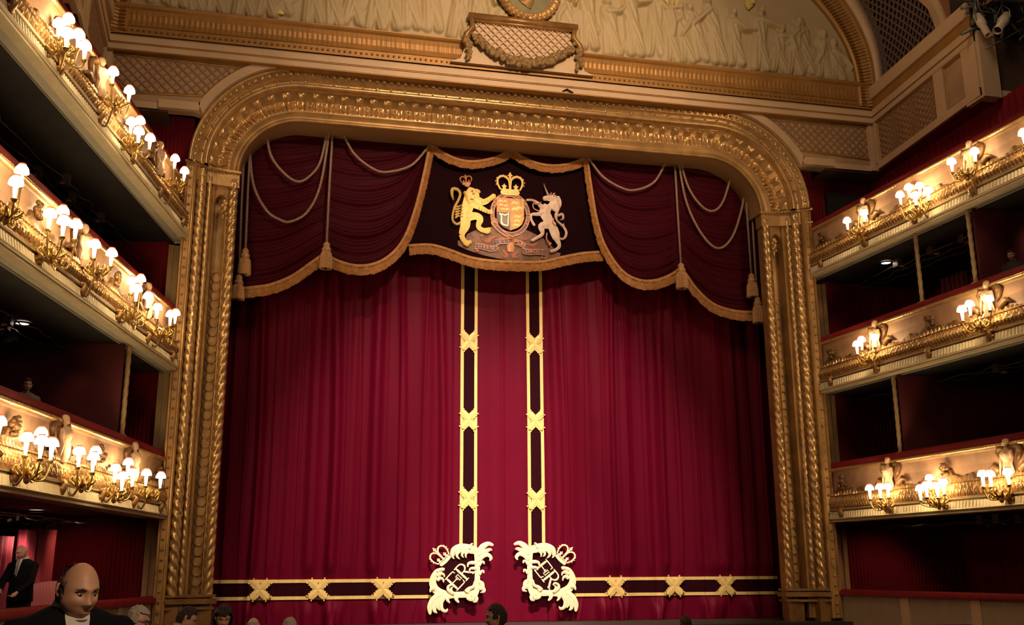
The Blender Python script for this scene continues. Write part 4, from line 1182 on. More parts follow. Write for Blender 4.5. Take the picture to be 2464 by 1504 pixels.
barrel_light((11.25, -6.3, 15.12), (10.73, -6.5, 14.52), 0.12, 'cream barrel spotlight tilted down to the left at top right, nearest the frame edge')
barrel_light((10.42, -6.25, 15.05), (10.46, -6.5, 14.36), 0.10, 'smaller upright barrel spotlight left of the tilted one at top right')
b = MB(); rr_ = random.Random(4)
for k in range(26):
    p = Vector((rr_.uniform(10.3, 12.3), rr_.uniform(-6.15, -6.0), rr_.uniform(14.8, 16.2)))
    b.tube([p, p+Vector((rr_.uniform(-.5, .5), 0, rr_.uniform(-.4, .3))), p+Vector((rr_.uniform(-.3, .6), 0.05, rr_.uniform(-.5, .5)))], rr_.choice((0.02, 0.03, 0.05)), 6)
b.tube([(10.2, -6.15, 15.55), (13, -6.15, 15.75)], 0.05, 8); b.tube([(10.5, -6.3, 14.1), (11.6, -6.35, 14.75)], 0.02, 6)
b.tube([(10.45, -6.2, 15.6), (10.45, -6.2, 15.0)], 0.03, 6); b.tube([(11.2, -6.2, 15.6), (11.2, -6.25, 15.1)], 0.03, 6)
tag(b.build('lighting_rig', METAL, None, True), 'tangle of dark pipes and cables around the spotlights at top right', 'rig')
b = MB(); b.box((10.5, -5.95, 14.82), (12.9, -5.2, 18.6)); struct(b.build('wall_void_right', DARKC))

# ------------------------------------------------------------ balconies
KL, KR = 0.175, 0.09
LEV = {1: 2.88, 2: 6.40, 3: 9.76}
SIDEN = {-1: 'left', 1: 'right'}


def bal(s):
    k = KL if s < 0 else KR; l = math.hypot(k, 1)
    def f(t, off, z):      # t along the front, off towards the hall axis
        return (s*(8.75+k*t)-s*off/l, -0.7-t-off*k/l, z)
    return f


def solid(b, f, prof, t0, t1, n=1, close=True):
    rows = [[f(t0+(t1-t0)*i/n, o, z) for o, z in prof] for i in range(n+1)]
    o0 = len(b.v); b.grid(rows)
    if close:
        m = len(prof); b.f.append(tuple(o0+j for j in range(m))); b.f.append(tuple(o0+n*m+j for j in range(m))[::-1])


def caryatid(f, t, L, parent, s, first=[None]):
    """half figure of cream plaster rising from the foliage"""
    if first[0] is None:
        b = MB()
        b.sphere((0, 0, 1.40), (0.065, 0.07, 0.085), 12, 10); b.sphere((0, 0.02, 1.44), (0.08, 0.08, 0.06), 10, 8)
        b.tube([(0, 0, 1.36), (0, 0, 1.27)], 0.035, 8)
        b.tube([(0, 0, 1.28), (0, -0.01, 1.22), (0, -0.02, 1.12), (0, 0, 1.0), (0, 0, 0.92), (0, 0.0, 0.82), (0, 0.02, 0.66)], [0.05, 0.115, 0.12, 0.09, 0.10, 0.12, 0.10], 12)
        b.sphere((0.05, -0.10, 1.16), 0.045, 8, 6); b.sphere((-0.05, -0.10, 1.16), 0.045, 8, 6)
        for q in (-1, 1):
            b.tube([(q*0.12, 0, 1.23), (q*0.165, -0.01, 1.08), (q*0.15, -0.05, 0.95), (q*0.19, -0.04, 0.80)], [0.045, 0.038, 0.03, 0.022], 8)
            b.sphere((q*0.195, -0.04, 0.77), (0.025, 0.02, 0.035), 6, 5)
        o = b.build('figure', FIG); remesh(o, 0.014, 3, 0.5); first[0] = o.data; bpy.data.objects.remove(o)
    o = bpy.data.objects.new('figure', first[0]); COL.objects.link(o); o.parent = parent
    o.location = Vector(f(t, 0.16, L))-parent.location
    k = KL if s < 0 else KR
    o.rotation_euler = (0, 0, (PI/2-math.atan(k))*(1 if s > 0 else -1)*-1)
    o['label'] = 'cream plaster half figure'
    # wings of gilded scroll either side
    for q in (-1, 1):
        b = MB()
        b.tube([f(t+q*0.12, 0.10, L+1.30), f(t+q*0.26, 0.09, L+1.33), f(t+q*0.33, 0.08, L+1.22), f(t+q*0.25, 0.08, L+1.08), f(t+q*0.16, 0.08, L+0.98)], [0.04, 0.07, 0.06, 0.05, 0.02], 8)
        b.build('wing', ORN, parent, True)
        b = MB()
        b.tube([f(t+q*0.30, 0.10, L+0.80), f(t+q*0.45, 0.10, L+0.95), f(t+q*0.62, 0.10, L+0.86)], [0.09, 0.07, 0.02], 8)
        b.build('scroll', ORN, parent, True)


ORN = mat('ornament_bronze', (0.28, 0.15, 0.06), 0.45, 0.25, var=0.5, vscale=12)
for s in (-1, 1):
    f = bal(s); TL = 16.5 if s < 0 else 15.5; T0 = -0.62
    for lv in (1, 2, 3):
        L = LEV[lv]; h = L
        wh = {1: 'lowest', 2: 'middle', 3: 'highest'}[lv]
        root = empty('balcony', f(0, 0, L), '%s balcony front on the %s side, cream and gold with red rail' % (wh, SIDEN[s]), 'balcony', 'balcony tiers along the side walls')
        b = MB(); solid(b, f, [(-0.20, L+1.44), (-0.20, L+1.55), (-0.12, L+1.60), (0.02, L+1.60), (0.10, L+1.55), (0.11, L+1.44)], T0, TL)
        b.build('velvet_rail', RAIL, root, True)
        b = MB(); solid(b, f, [(-0.10, L+0.3), (-0.10, L+1.44), (0.10, L+1.44), (0.11, L+1.40), (0.07, L+1.35), (0.05, L+1.30), (0.03, L+1.05), (0.05, L+0.78), (0.10, L+0.3)], T0, TL)
        b.build('painted_panel', PEACH, root)
        b = MB(); n = int((TL-T0)/0.035); rows = []
        for i in range(n+1):
            t = T0+(TL-T0)*i/n; d = 0.022*abs(math.sin(PI*(t-T0)/0.10))**0.7
            rows.append([f(t, o, z) for o, z in ((0.08, L+1.42), (0.12+d, L+1.41), (0.125+d, L+1.38), (0.12+d*0.6, L+1.355), (0.07, L+1.33))])
        b.grid(rows); b.build('beaded_moulding', GOLDB, root, True)
        # foliate torus: slanted overlapping leaves
        b = MB(); n = int((TL-T0)/0.03); rows = []
        for i in range(n+1):
            t = T0+(TL-T0)*i/n; row = []
            for j in range(13):
                q = j/12; th = PI*(0.08+0.84*q); z = L+0.33+0.36*(1-math.cos(PI*q))/2
                o = 0.09+0.10*math.sin(th)
                ph = (t/0.105+q*1.6) % 1.0; ph2 = (t/0.105-q*1.6) % 1.0
                d = 0.06*math.sin(th)*(abs(2*ph-1)*0.7+0.3*abs(2*ph2-1))
                if lv >= 2: d += 0.02*math.sin(th)*math.sin(q*5*PI)
                row.append(f(t, o+d-0.02, z+0.015*(ph-0.5)))
            rows.append(row)
        b.grid(rows); b.build('garland_moulding', GOLD, root)
        # leaf crest above the torus
        b = MB(); rows = []
        for i in range(n+1):
            t = T0+(TL-T0)*i/n; ph = abs(math.sin(PI*t/0.13)); env = 0.55+0.45*math.cos(2*PI*(t-2.5)/1.95)
            rows.append([f(t, 0.07, L+0.66), f(t, 0.15+0.03*ph, L+0.69), f(t, 0.11+0.02*ph, L+0.72+0.10*env*ph), f(t, 0.05, L+0.74+0.13*env*ph)])
        b.grid(rows); b.build('leaf_crest', GOLDB, root)
        # mouldings, fluted frieze, lip
        b = MB(); solid(b, f, [(0.0, L+0.26), (0.16, L+0.265), (0.17, L+0.28), (0.13, L+0.29), (0.13, L+0.30), (0.20, L+0.31), (0.21, L+0.335), (0.17, L+0.345), (0.08, L+0.36)], T0, TL); b.build('fillet_moulding', CREAMB, root)
        b = MB(); solid(b, f, [(0.0, L+0.285), (0.175, L+0.285), (0.175, L+0.302), (0.0, L+0.302)], T0, TL); solid(b, f, [(0.0, L+0.345), (0.20, L+0.345), (0.20, L+0.362), (0.0, L+0.362)], T0, TL); b.build('gold_line', GOLDD, root)
        b = MB(); n2 = int((TL-T0)/0.025); rows = []
        for i in range(n2+1):
            t = T0+(TL-T0)*i/n2; d = 0.04 if (i % 4) < 2 else 0
            rows.append([f(t, 0.02, L+0.27), f(t, 0.16+d, L+0.262), f(t, 0.17+d, L+0.20), f(t, 0.19+d, L+0.11), f(t, 0.05, L+0.10)])
        b.grid(rows); b.build('fluted_frieze', CREAMB, root)
        b = MB(); solid(b, f, [(0.0, L+0.11), (0.21, L+0.11), (0.25, L+0.09), (0.24, L+0.07), (0.19, L+0.05), (0.21, L+0.03), (0.20, L+0.0), (0.0, L)], T0, TL); b.build('lip_moulding', CREAMB, root)
        # soffit slab in grey cream paint, dark ceiling beyond is structure
        w_ = 0.22
        b = MB(); solid(b, f, [(0.06, L+0.0), (0.06, L+0.05), (-w_, L+0.05), (-w_, L)], T0, TL); b.build('soffit', SOFF, root)
        b = MB(); b.hexa([f(T0, -w_+0.0, L+0.04), f(TL, -w_, L+0.04), f(TL, -6.2, L+0.04), f(-0.62, -5.2, L+0.04), f(T0, -0.1, L+0.4), f(TL, -0.1, L+0.4), f(TL, -6.2, L+0.4), f(-0.62, -5.2, L+0.4)])
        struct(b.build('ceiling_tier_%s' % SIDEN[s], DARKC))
        # ornament hills of bronze foliage on the painted panels, medallion in the middle
        tc = 2.3 if s < 0 else 2.35
        cs = [t for t in (tc-3.9, tc, tc+3.9, tc+7.8) if T0+0.4 < t < TL-0.6]
        for t in cs: caryatid(f, t-0.5 if False else t, L, root, s)
        mids = [t for t in (tc-1.95, tc+1.95, tc+5.85) if t < TL-0.5]
        b = MB()
        for tm_ in mids:
            P = []
            nn = 40
            for i in range(nn+1):
                q = -1+2*i/nn; t = tm_+q*1.5
                if t < T0+0.1: t = T0+0.1
                zt = L+0.74+0.30*math.exp(-(q/0.22)**2)+0.14*math.exp(-((abs(q)-0.5)/0.16)**2)+0.03*math.sin(i*2.1)
                P.append([f(t, 0.045, zt), f(t, 0.11, zt-0.03), f(t, 0.13, L+0.72), f(t, 0.05, L+0.66)])
            b.grid(P)
        b.build('foliage_relief', ORN, root)
        for tm_ in mids:
            b = MB(); rr_ = random.Random(int(tm_*10)+lv)
            for k in range(26):
                a = rr_.uniform(0, 2*PI); r = rr_.uniform(0, 0.17)
                b.sphere(f(tm_+r*math.cos(a), 0.12+0.05*rr_.random(), L+1.02+r*1.0*math.sin(a)), rr_.uniform(0.03, 0.06), 6, 5)
            b.build('medallion', ORN, root, True)
        # scroll brackets on the frieze
        for t in [tc-1.95, tc, tc+1.95, tc+3.9, tc+5.85, tc+7.8]:
            if not (T0+0.2 < t < TL-0.3): continue
            b = MB()
            b.tube([f(t, 0.20, L+0.36), f(t, 0.25, L+0.28), f(t, 0.20, L+0.18), f(t, 0.17, L+0.08)], [0.05, 0.075, 0.07, 0.045], 8)
            b.tube([f(t-0.1, 0.20, L+0.20), f(t+0.1, 0.20, L+0.20)], 0.05, 8)
            b.tube([f(t-0.1, 0.22, L+0.33), f(t+0.1, 0.22, L+0.33)], 0.04, 8)
            b.build('bracket', GOLDD, root, True)
    # rear walls of the boxes
    b = MB(); P = []
    n = 200
    for i in range(n+1):
        t = -0.8+(TL+0.8)*i/n; P.append([f(t, -4.3+0.02*math.cos(i*2.2), -0.4), f(t, -4.3+0.02*math.cos(i*2.2), 9.9)])
    b.grid(P); struct(b.build('wall_box_rear_'+SIDEN[s], REDWV))
    # box floor slab at stalls circle
    b = MB(); b.hexa([f(T0, -0.1, -0.1), f(TL, -0.1, -0.1), f(TL, -4.2, -0.1), f(T0, -4.2, -0.1), f(T0, -0.1, 0.4), f(TL, -0.1, 0.4), f(TL, -4.2, 0.4), f(T0, -4.2, 0.4)])
    struct(b.build('floor_box_'+SIDEN[s], CARPET))
    # stalls circle parapet
    root = empty('parapet', f(0, 0, 0), 'low cream panelled parapet with dark red rail on the %s of the stalls' % SIDEN[s], 'parapet', 'parapets beside the stalls')
    b = MB(); solid(b, f, [(-0.10, -0.42), (-0.10, 1.02), (0.06, 1.02), (0.06, -0.42)], -0.45, TL); b.build('panelled_front', PARA, root)
    b = MB(); solid(b, f, [(-0.20, 1.0), (-0.20, 1.10), (-0.14, 1.15), (0.08, 1.15), (0.14, 1.10), (0.14, 1.0)], -0.5, TL); b.build('velvet_rail', RAIL, root, True)
    for t in ([2.25, 4.6, 7.2, 9.8] if s > 0 else [2.0, 4.6, 7.2, 9.8]):
        b = MB(); solid(b, f, [(0.0, -0.4), (0.0, 1.0), (0.09, 1.0), (0.09, -0.4)], t, t+0.3)
        b.build('pier', CREAM, root)

# partition walls and slim posts between boxes
UMB = mat('box_wall_red', (0.10, 0.007, 0.010), 0.8, var=0.35, vscale=0.8)
for s, lv, t, wall in ((-1, 1, 2.60, True), (1, 1, 2.62, True), (1, 2, 3.95, False), (1, 2, 5.75, True), ):
    f = bal(s); z0 = LEV[lv]+1.50; z1 = LEV[lv+1] if lv < 3 else 13.05
    if lv == 3: continue
    b = MB(); k = 26; rows = []
    for i in range(k*4+1):
        z = z0+(z1-z0)*i/(k*4); row = []
        for j in range(10):
            a = 2*PI*j/10; r = 0.055*(0.8+0.25*abs(math.cos(a-z*14))); c = f(t, -0.05, z); row.append((c[0]+r*math.cos(a), c[1]+r*math.sin(a), z))
        rows.append(row)
    b.grid(rows, cv=True)
    b.box(tuple(Vector(f(t, -0.05, z0))-Vector((0.09, 0.09, 0.02))), tuple(Vector(f(t, -0.05, z0))+Vector((0.09, 0.09, 0.1))))
    pl = 'left side' if s < 0 else 'right side'
    wh = 'lower boxes' if lv == 1 else 'upper boxes'
    ex = '' if (s, lv) != (1, 2) else (', nearer the arch' if t < 5 else ', farther from the arch')
    tag(b.build('twisted_post', mat('post_paint', (0.42, 0.29, 0.15), 0.45, 0.3), None, True), 'slim twisted gilt post of the %s on the %s%s' % (wh, pl, ex), 'post', 'slim posts between the boxes')
    if wall:
        b = MB(); b.hexa([f(t+0.04, -0.12, z0-1.3), f(t+0.10, -0.12, z0-1.3), f(t+0.6, -4.25, z0-1.3), f(t+0.5, -4.25, z0-1.3), f(t+0.04, -0.12, z1+0.02), f(t+0.10, -0.12, z1+0.02), f(t+0.6, -4.25, z1+0.02), f(t+0.5, -4.25, z1+0.02)])
        struct(b.build('wall_partition_'+SIDEN[s], UMB))

# ceiling fittings under the tiers: pipes, cables, small lamps
for s in (-1, 1):
    f = bal(s)
    for lv in (1, 2, 3):
        L = LEV[lv]; r = random.Random(lv*7+s); b = MB()
        for k in range(3):
            o = -1.25-0.35*k; P = []
            for i in range(28): P.append(f(-0.4+i*0.42, o+r.uniform(-0.09, 0.09), L-0.06-0.05*abs(math.sin(i*1.3+k))-r.uniform(0, 0.05)))
            b.tube(P, 0.014, 5)
        for k in range(10):
            t = r.uniform(0.2, 10.5); o = -r.uniform(1.1, 2.2); c = Vector(f(t, o, L-0.12))
            b.box(tuple(c-Vector((0.07, 0.11, 0.05))), tuple(c+Vector((0.07, 0.11, 0.16))))
            b.tube([c, c+Vector((0.1*s, -0.2, -0.08))], 0.05, 8)
        tag(b.build('ceiling_cable_run', METAL, None), 'grey cables and small fixtures under the %s tier on the %s' % ({1: 'lowest', 2: 'middle', 3: 'highest'}[lv], SIDEN[s]), 'cables')


def downlight(s, t, off, L, lab, power, col):
    f = bal(s); c = Vector(f(t, -off, L+0.02))
    r = empty('downlight', c, lab, 'downlight', 'ceiling downlights in the boxes')
    b = MB(); n = 18; b.add([c+Vector((0.13*math.cos(2*PI*j/n), 0.13*math.sin(2*PI*j/n), -0.012)) for j in range(n)][::-1], [tuple(range(n))]); b.build('lens', DOWN, r)
    b = MB(); b.torus(tuple(c+Vector((0, 0, -0.01))), 0.14, 0.02, 'z', 20, 6); b.build('trim_ring', BLACKM, r, True)
    d = bpy.data.lights.new('downlight_beam', 'SPOT'); d.energy = power; d.color = col; d.spot_size = R(120); d.spot_blend = 0.8; d.shadow_soft_size = 0.08
    o = bpy.data.objects.new('downlight_beam', d); COL.objects.link(o); o.location = c-Vector((0, 0, 0.05)); o.parent = r; o.matrix_parent_inverse = Matrix.Translation(-r.location)


downlight(-1, 4.55, 1.5, LEV[2], 'small glowing ceiling downlight under the middle left tier', 25, (1, 0.5, 0.3))
downlight(-1, 2.95, 1.5, LEV[1], 'small glowing ceiling downlight above the pink curtains at lower left', 130, (1, 0.42, 0.45))
downlight(1, 1.6, 1.0, LEV[3], 'small glowing ceiling downlight under the highest right tier', 18, (1, 0.55, 0.35))
spot('box_lamp_right', bal(1)(1.2, -1.6, LEV[1]-0.1), bal(1)(-0.2, -1.4, 1.0), 100, 40, (1, 0.5, 0.35), 0.8)
spot('box_lamp_left', bal(-1)(1.4, -1.2, LEV[1]-0.1), bal(-1)(0.0, -1.6, 1.2), 110, 30, (1, 0.5, 0.35), 0.8)
spot('bald_man_fill', bal(-1)(7.6, -0.15, LEV[1]-0.1), (-10.15, -7.0, 1.9), 60, 22, (1, 0.6, 0.45), 0.8)  # added fill without a fitting, brightens the bald man's face
spot('box_lamp_left_upper', bal(-1)(3.4, -0.9, LEV[2]-0.1), bal(-1)(2.9, -0.8, 4.6), 70, 14, (1, 0.45, 0.3), 0.8)
spot('box_lamp_right_upper', bal(1)(6.6, -1.2, LEV[3]-0.15), bal(1)(6.0, -2.2, 8.0), 90, 20, (1, 0.5, 0.35), 0.8)
spot('box_lamp_right_mid', bal(1)(1.6, -1.2, LEV[2]-0.15), bal(1)(0.8, -1.6, 4.0), 90, 8, (1, 0.5, 0.35), 0.8)

# pink lit drapes and pleated fabric in the lower left box
def drape(name, s, t0, t1, off, z0, z1, m, lab, nf=9, amp=0.06, cat='curtain'):
    f = bal(s); b = MB(); n = 90; r = random.Random(8); P = []
    for i in range(n+1):
        q = i/n; d = amp*math.sin(q*nf*2*PI)+0.3*amp*math.sin(q*nf*5.1)
        P.append([f(t0+(t1-t0)*q, off+d*(0.7+0.3*z/5), z0+(z1-z0)*z/5) for z in range(6)])
    b.grid(P); o = b.build(name, m, None, True); md_ = o.modifiers.new('s', 'SOLIDIFY'); md_.thickness = 0.02
    tag(o, lab, cat); return o


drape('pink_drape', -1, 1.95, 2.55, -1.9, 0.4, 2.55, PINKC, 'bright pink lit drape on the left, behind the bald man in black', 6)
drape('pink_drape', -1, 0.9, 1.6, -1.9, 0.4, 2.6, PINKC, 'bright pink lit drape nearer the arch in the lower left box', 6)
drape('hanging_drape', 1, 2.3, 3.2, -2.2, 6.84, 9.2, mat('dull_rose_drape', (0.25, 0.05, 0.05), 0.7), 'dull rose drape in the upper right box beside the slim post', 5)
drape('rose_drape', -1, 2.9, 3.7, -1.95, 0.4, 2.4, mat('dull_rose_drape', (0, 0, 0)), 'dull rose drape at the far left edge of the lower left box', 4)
f = bal(-1); b = MB(); P = []
for i in range(121):
    q = i/120; d = abs(math.sin(q*15*PI)); zt = 1.40+0.10*d+0.05*math.sin(q*PI)
    P.append([f(3.7+2.2*q, -0.30+0.05*d, 0.9), f(3.7+2.2*q, -0.30+0.05*d, 1.3), f(3.7+2.2*q, -0.32+0.04*d, zt), f(3.7+2.2*q, -0.40, zt-0.02), f(3.7+2.2*q, -0.40, 0.9)])
b.grid(P); tag(b.build('pleated_screen', SCREEN, None, True), 'low pink pleated fabric screen standing behind the left parapet rail', 'screen')
f = bal(1); b = MB(); c = Vector(f(7.0, -0.9, 8.75)); b.box(tuple(c+Vector((0.3, -0.5, -0.4))), tuple(c+Vector((0.36, 0.05, 0.5))))
tag(b.build('white_notice_board', WHITEP), 'bright white board at the right edge beside the standing person', 'board')
b = MB(); b.box((9.6, 0.0, 11.2), (10.7, 0.12, 12.6)); tag(b.build('dark_hatch', DARKC), 'dark rectangular opening in the red wall right of the arch', 'hatch')
b = MB()
c = Vector(bal(1)(7.4, -1.2, 5.35)); b.sphere(tuple(c), (0.28, 0.28, 0.30), 20, 14)
tag(b.build('brass_globe_lamp', BRASS, None, True), 'shiny brass globe at the right frame edge between lower balconies', 'lamp')

# ------------------------------------------------------------ candelabra
LAMPS = {
'L1': [('b', [(-9.78, -9.16, 3.69), (-9.75, -8.39, 3.87), (-9.52, -9.39, 3.62), (-9.53, -8.58, 3.68)]), ('a', [(-9.4, -6.98, 3.73), (-9.31, -5.91, 3.86), (-9.18, -6.85, 3.65)]),
       ('b', [(-9.04, -5.21, 3.61), (-8.98, -4.01, 3.84), (-8.83, -5.7, 3.42), (-8.81, -4.49, 3.59)]), ('a', [(-8.72, -3.12, 3.71), (-8.52, -2.24, 3.73)]), ('a', [(-9.92, -10.27, 3.78), (-10.04, -10.37, 3.71)])],
'L2': [('a', [(-10.02, -10.26, 7.6), (-9.93, -10.84, 7.2)]), ('b', [(-9.76, -9.36, 7.24), (-9.79, -8.35, 7.64), (-9.53, -9.43, 7.11), (-9.55, -8.39, 7.4)]), ('a', [(-9.44, -7.2, 7.43), (-9.26, -6.48, 7.5)]),
       ('b', [(-9.04, -5.24, 7.31), (-9.04, -4.06, 7.69), (-8.87, -5.7, 7.04), (-8.83, -4.3, 7.26)]), ('a', [(-8.75, -3.28, 7.28), (-8.52, -2.8, 7.25), (-8.53, -1.71, 7.55)])],
'L3': [('b', [(-9.84, -9.79, 10.35), (-9.9, -8.96, 10.9), (-9.61, -10.2, 9.98), (-9.7, -9.01, 10.6), (-9.59, -8.95, 10.43)]), ('a', [(-9.43, -7.14, 10.88), (-9.24, -6.34, 10.9)]),
       ('b', [(-9.19, -6.09, 10.35), (-9.2, -4.96, 10.88), (-8.99, -6.38, 10.04), (-8.96, -5.03, 10.48)]), ('a', [(-8.68, -2.89, 10.92), (-8.52, -2.25, 10.88)])],
'R3': [('b', [(8.99, -8.88, 10.6), (9.1, -9.09, 10.63)]), ('a', [(8.95, -7.38, 10.8), (8.8, -6.76, 10.79)]),
       ('b', [(8.63, -4.95, 10.63), (8.84, -5.02, 10.82), (8.83, -5.46, 10.69), (8.72, -5.91, 10.39), (8.46, -5.78, 10.3)]), ('a', [(8.59, -3.4, 10.7), (8.44, -2.82, 10.67)])],
'R2': [('a', [(8.35, -2.9, 7.28), (8.54, -2.83, 7.42), (8.54, -3.42, 7.36)]), ('a', [(8.69, -6.67, 7.28), (8.89, -6.69, 7.41), (8.9, -7.32, 7.37)])],
'R1': [('a', [(8.39, -2.83, 3.62), (8.38, -3.3, 3.61), (8.54, -3.39, 3.62)]), ('b', [(8.51, -4.72, 3.47), (8.81, -4.7, 3.72), (8.4, -5.13, 3.51), (8.56, -5.3, 3.49), (8.72, -5.31, 3.57)]),
       ('a', [(8.69, -6.72, 3.63), (8.8, -6.82, 3.62), (8.89, -7.26, 3.63)])]}
# shared meshes for shade and candle
b = MB(); b.lathe([(0.0, 0.085), (0.045, 0.082), (0.075, 0.06), (0.098, 0.015), (0.108, -0.04), (0.104, -0.04), (0.0, -0.03)], (0, 0, 0), 14)
o = b.build('shade', LAMP, None, True); SHM = o.data; bpy.data.objects.remove(o)
b = MB(); b.lathe([(0.0, 0.112), (0.05, 0.108), (0.062, 0.09), (0.05, 0.078)], (0, 0, 0), 12)
o = b.build('collar', LAMPR, None, True); COM = o.data; bpy.data.objects.remove(o)
b = MB(); b.lathe([(0.038, -0.02), (0.036, -0.12), (0.022, -0.25), (0.018, -0.27)], (0, 0, 0), 10)
o = b.build('candle', CANDLE, None, True); CAM_ = o.data; bpy.data.objects.remove(o)


def inst(name, me, parent, loc):
    o = bpy.data.objects.new(name, me); COL.objects.link(o); o.parent = parent; o.location = Vector(loc)-parent.location; return o


POSW = {'L': 'left', 'R': 'right'}; LVW = {'1': 'lowest', '2': 'middle', '3': 'highest'}
for key, groups in LAMPS.items():
    s = -1 if key[0] == 'L' else 1; f = bal(s); L = LEV[int(key[1])]
    order = sorted(range(len(groups)), key=lambda g: -np.mean([p[1] for p in groups[g][1]]))
    ords = ['first', 'second', 'third', 'fourth', 'fifth']
    for rank, gi in enumerate(order):
        kind, pts = groups[gi]
        t = -0.7-float(np.mean([p[1] for p in pts])); zc = min(p[2] for p in pts)-0.42
        zc = min(max(zc, L+0.28), L+0.62)
        hub = Vector(f(t, 0.42, zc)); base = Vector(f(t, 0.2, L+0.18))
        root = empty('candelabrum', base, 'gilt %d-light candelabrum, %s from the arch on the %s %s balcony' % (len(pts), ords[rank], LVW[key[1]], POSW[key[0]]), 'candelabrum', 'candelabra along the balcony fronts')
        b = MB()
        b.tube(catmull([tuple(base), f(t+0.10, 0.32, L+0.12), f(t+0.14, 0.42, (L+zc)/2+0.08), tuple(hub)], 6), 0.02, 7); b.build('support_arm', GOLDD, root, True)
        b = MB(); rr_ = random.Random(gi+int(key[1])*9)
        b.sphere(hub, (0.06, 0.06, 0.08), 10, 8); b.sphere(hub-Vector((0, 0, 0.13)), (0.05, 0.05, 0.06), 8, 6)
        for k in range(9):
            a = 2*PI*k/9; d = Vector((math.cos(a), math.sin(a), 0))
            b.tube([hub, hub+d*0.13+Vector((0, 0, -0.05)), hub+d*0.22+Vector((0, 0, 0.03)), hub+d*0.17+Vector((0, 0, 0.10)), hub+d*0.12+Vector((0, 0, 0.05))], [0.03, 0.028, 0.022, 0.018, 0.008], 6)
        b.build('hub', BRASS, root, True)
        for p in pts:
            P = Vector(p); c = P-Vector((0, 0, 0.29)); h = Vector((c.x-hub.x, c.y-hub.y, 0))
            low = min(hub.z, c.z)-0.10
            b = MB(); b.tube(catmull([hub, (hub.x+h.x*0.35, hub.y+h.y*0.35, low-0.02), (hub.x+h.x*0.8, hub.y+h.y*0.8, low+0.02), (c.x+h.x*0.04, c.y+h.y*0.04, c.z-0.04), tuple(c)], 4), 0.016, 6)
            mid = hub+h*0.5; mid.z = low
            b.tube(catmull([tuple(mid), tuple(mid+Vector((0, 0.05, 0.10))), tuple(mid+Vector((0, 0.13, 0.07))), tuple(mid+Vector((0, 0.10, 0.0)))], 3), [0.02]*9+[0.008], 6)
            b.lathe([(0.0, -0.05), (0.03, -0.04), (0.055, 0.0), (0.05, 0.012), (0.02, 0.01)], tuple(c+Vector((0, 0, 0.02))), 10)
            b.build('arm', BRASS, root, True)
            inst('candle', CAM_, root, P); inst('lamp_shade', SHM, root, P); inst('shade_collar', COM, root, P)

# ------------------------------------------------------------ people
def head_mesh(b, c, scale=1.0, gaze=(0, 0), jaw=1.0, nose=1.0, nu=72, nv=60):
    """sculpted head, centre c, facing -Y in local space; gaze = (yaw, pitch)"""
    Rm = Matrix.Rotation(gaze[0], 3, 'Z') @ Matrix.Rotation(gaze[1], 3, 'X')
    rows = []
    def g(x, z, cx, cz, sx, sz): return math.exp(-((x-cx)/sx)**2-((z-cz)/sz)**2)
    for j in range(nv+1):
        th = PI*j/nv; row = []
        for i in range(nu):
            ph = 2*PI*i/nu
            d = Vector((math.sin(th)*math.sin(ph), -math.sin(th)*math.cos(ph), math.cos(th)))
            rx, ry, rz = 0.074, 0.094, 0.118
            p = Vector((d.x*rx, d.y*ry, d.z*rz))
            if p.z < -0.01:                       # jaw taper
                q = min(1, (-0.01-p.z)/0.105); p.x *= 1+0.10*math.sin(PI*q)-0.16*q*q*jaw
                if p.y > 0: p.y *= 1-0.62*q
                else: p.y *= 1-0.02*q
            if d.y < 0:
                x, z = p.x, p.z; fr = min(1, -d.y*1.6); o = 0
                o += 0.010*g(x, z, 0, 0.028, 0.055, 0.012)                 # brow
                o -= 0.016*(g(x, z, 0.032, 0.004, 0.019, 0.014)+g(x, z, -0.032, 0.004, 0.019, 0.014))
                o += 0.0045*(g(x, z, 0.032, 0.004, 0.012, 0.008)+g(x, z, -0.032, 0.004, 0.012, 0.008))
                o += nose*(0.012*g(x, z, 0, -0.004, 0.010, 0.022)+0.029*g(x, z, 0, -0.032, 0.013, 0.014)+0.009*(g(x, z, 0.014, -0.038, 0.008, 0.009)+g(x, z, -0.014, -0.038, 0.008, 0.009)))
                o += 0.006*(g(x, z, 0.045, -0.025, 0.02, 0.02)+g(x, z, -0.045, -0.025, 0.02, 0.02))
                o += 0.008*g(x, z, 0, -0.066, 0.026, 0.007)-0.004*g(x, z, 0, -0.072, 0.03, 0.003)+0.008*g(x, z, 0, -0.079, 0.022, 0.007)
                o -= 0.004*g(x, z, 0, -0.090, 0.02, 0.006)
                o += 0.012*g(x, z, 0, -0.106, 0.026, 0.016)
                p.y -= o*fr
            row.append(Vector(c)+(Rm @ p)*scale)
        rows.append(row)
    b.grid(rows, cv=True)
    for s in (-1, 1):                             # ears
        e = [Rm @ Vector((s*(0.072+q[0]), q[1], q[2]))*scale+Vector(c) for q in ((0.0, 0.012, 0.026), (0.012, 0.022, 0.026), (0.014, 0.024, 0.004), (0.009, 0.016, -0.018), (0.0, 0.008, -0.030))]
        b.tube(e, [0.008*scale, 0.010*scale, 0.009*scale, 0.008*scale, 0.007*scale], 7)
        b.sphere(Rm @ Vector((s*0.076, 0.014, 0.0))*scale+Vector(c), (0.007*scale, 0.014*scale, 0.024*scale), 8, 6)
    return Rm


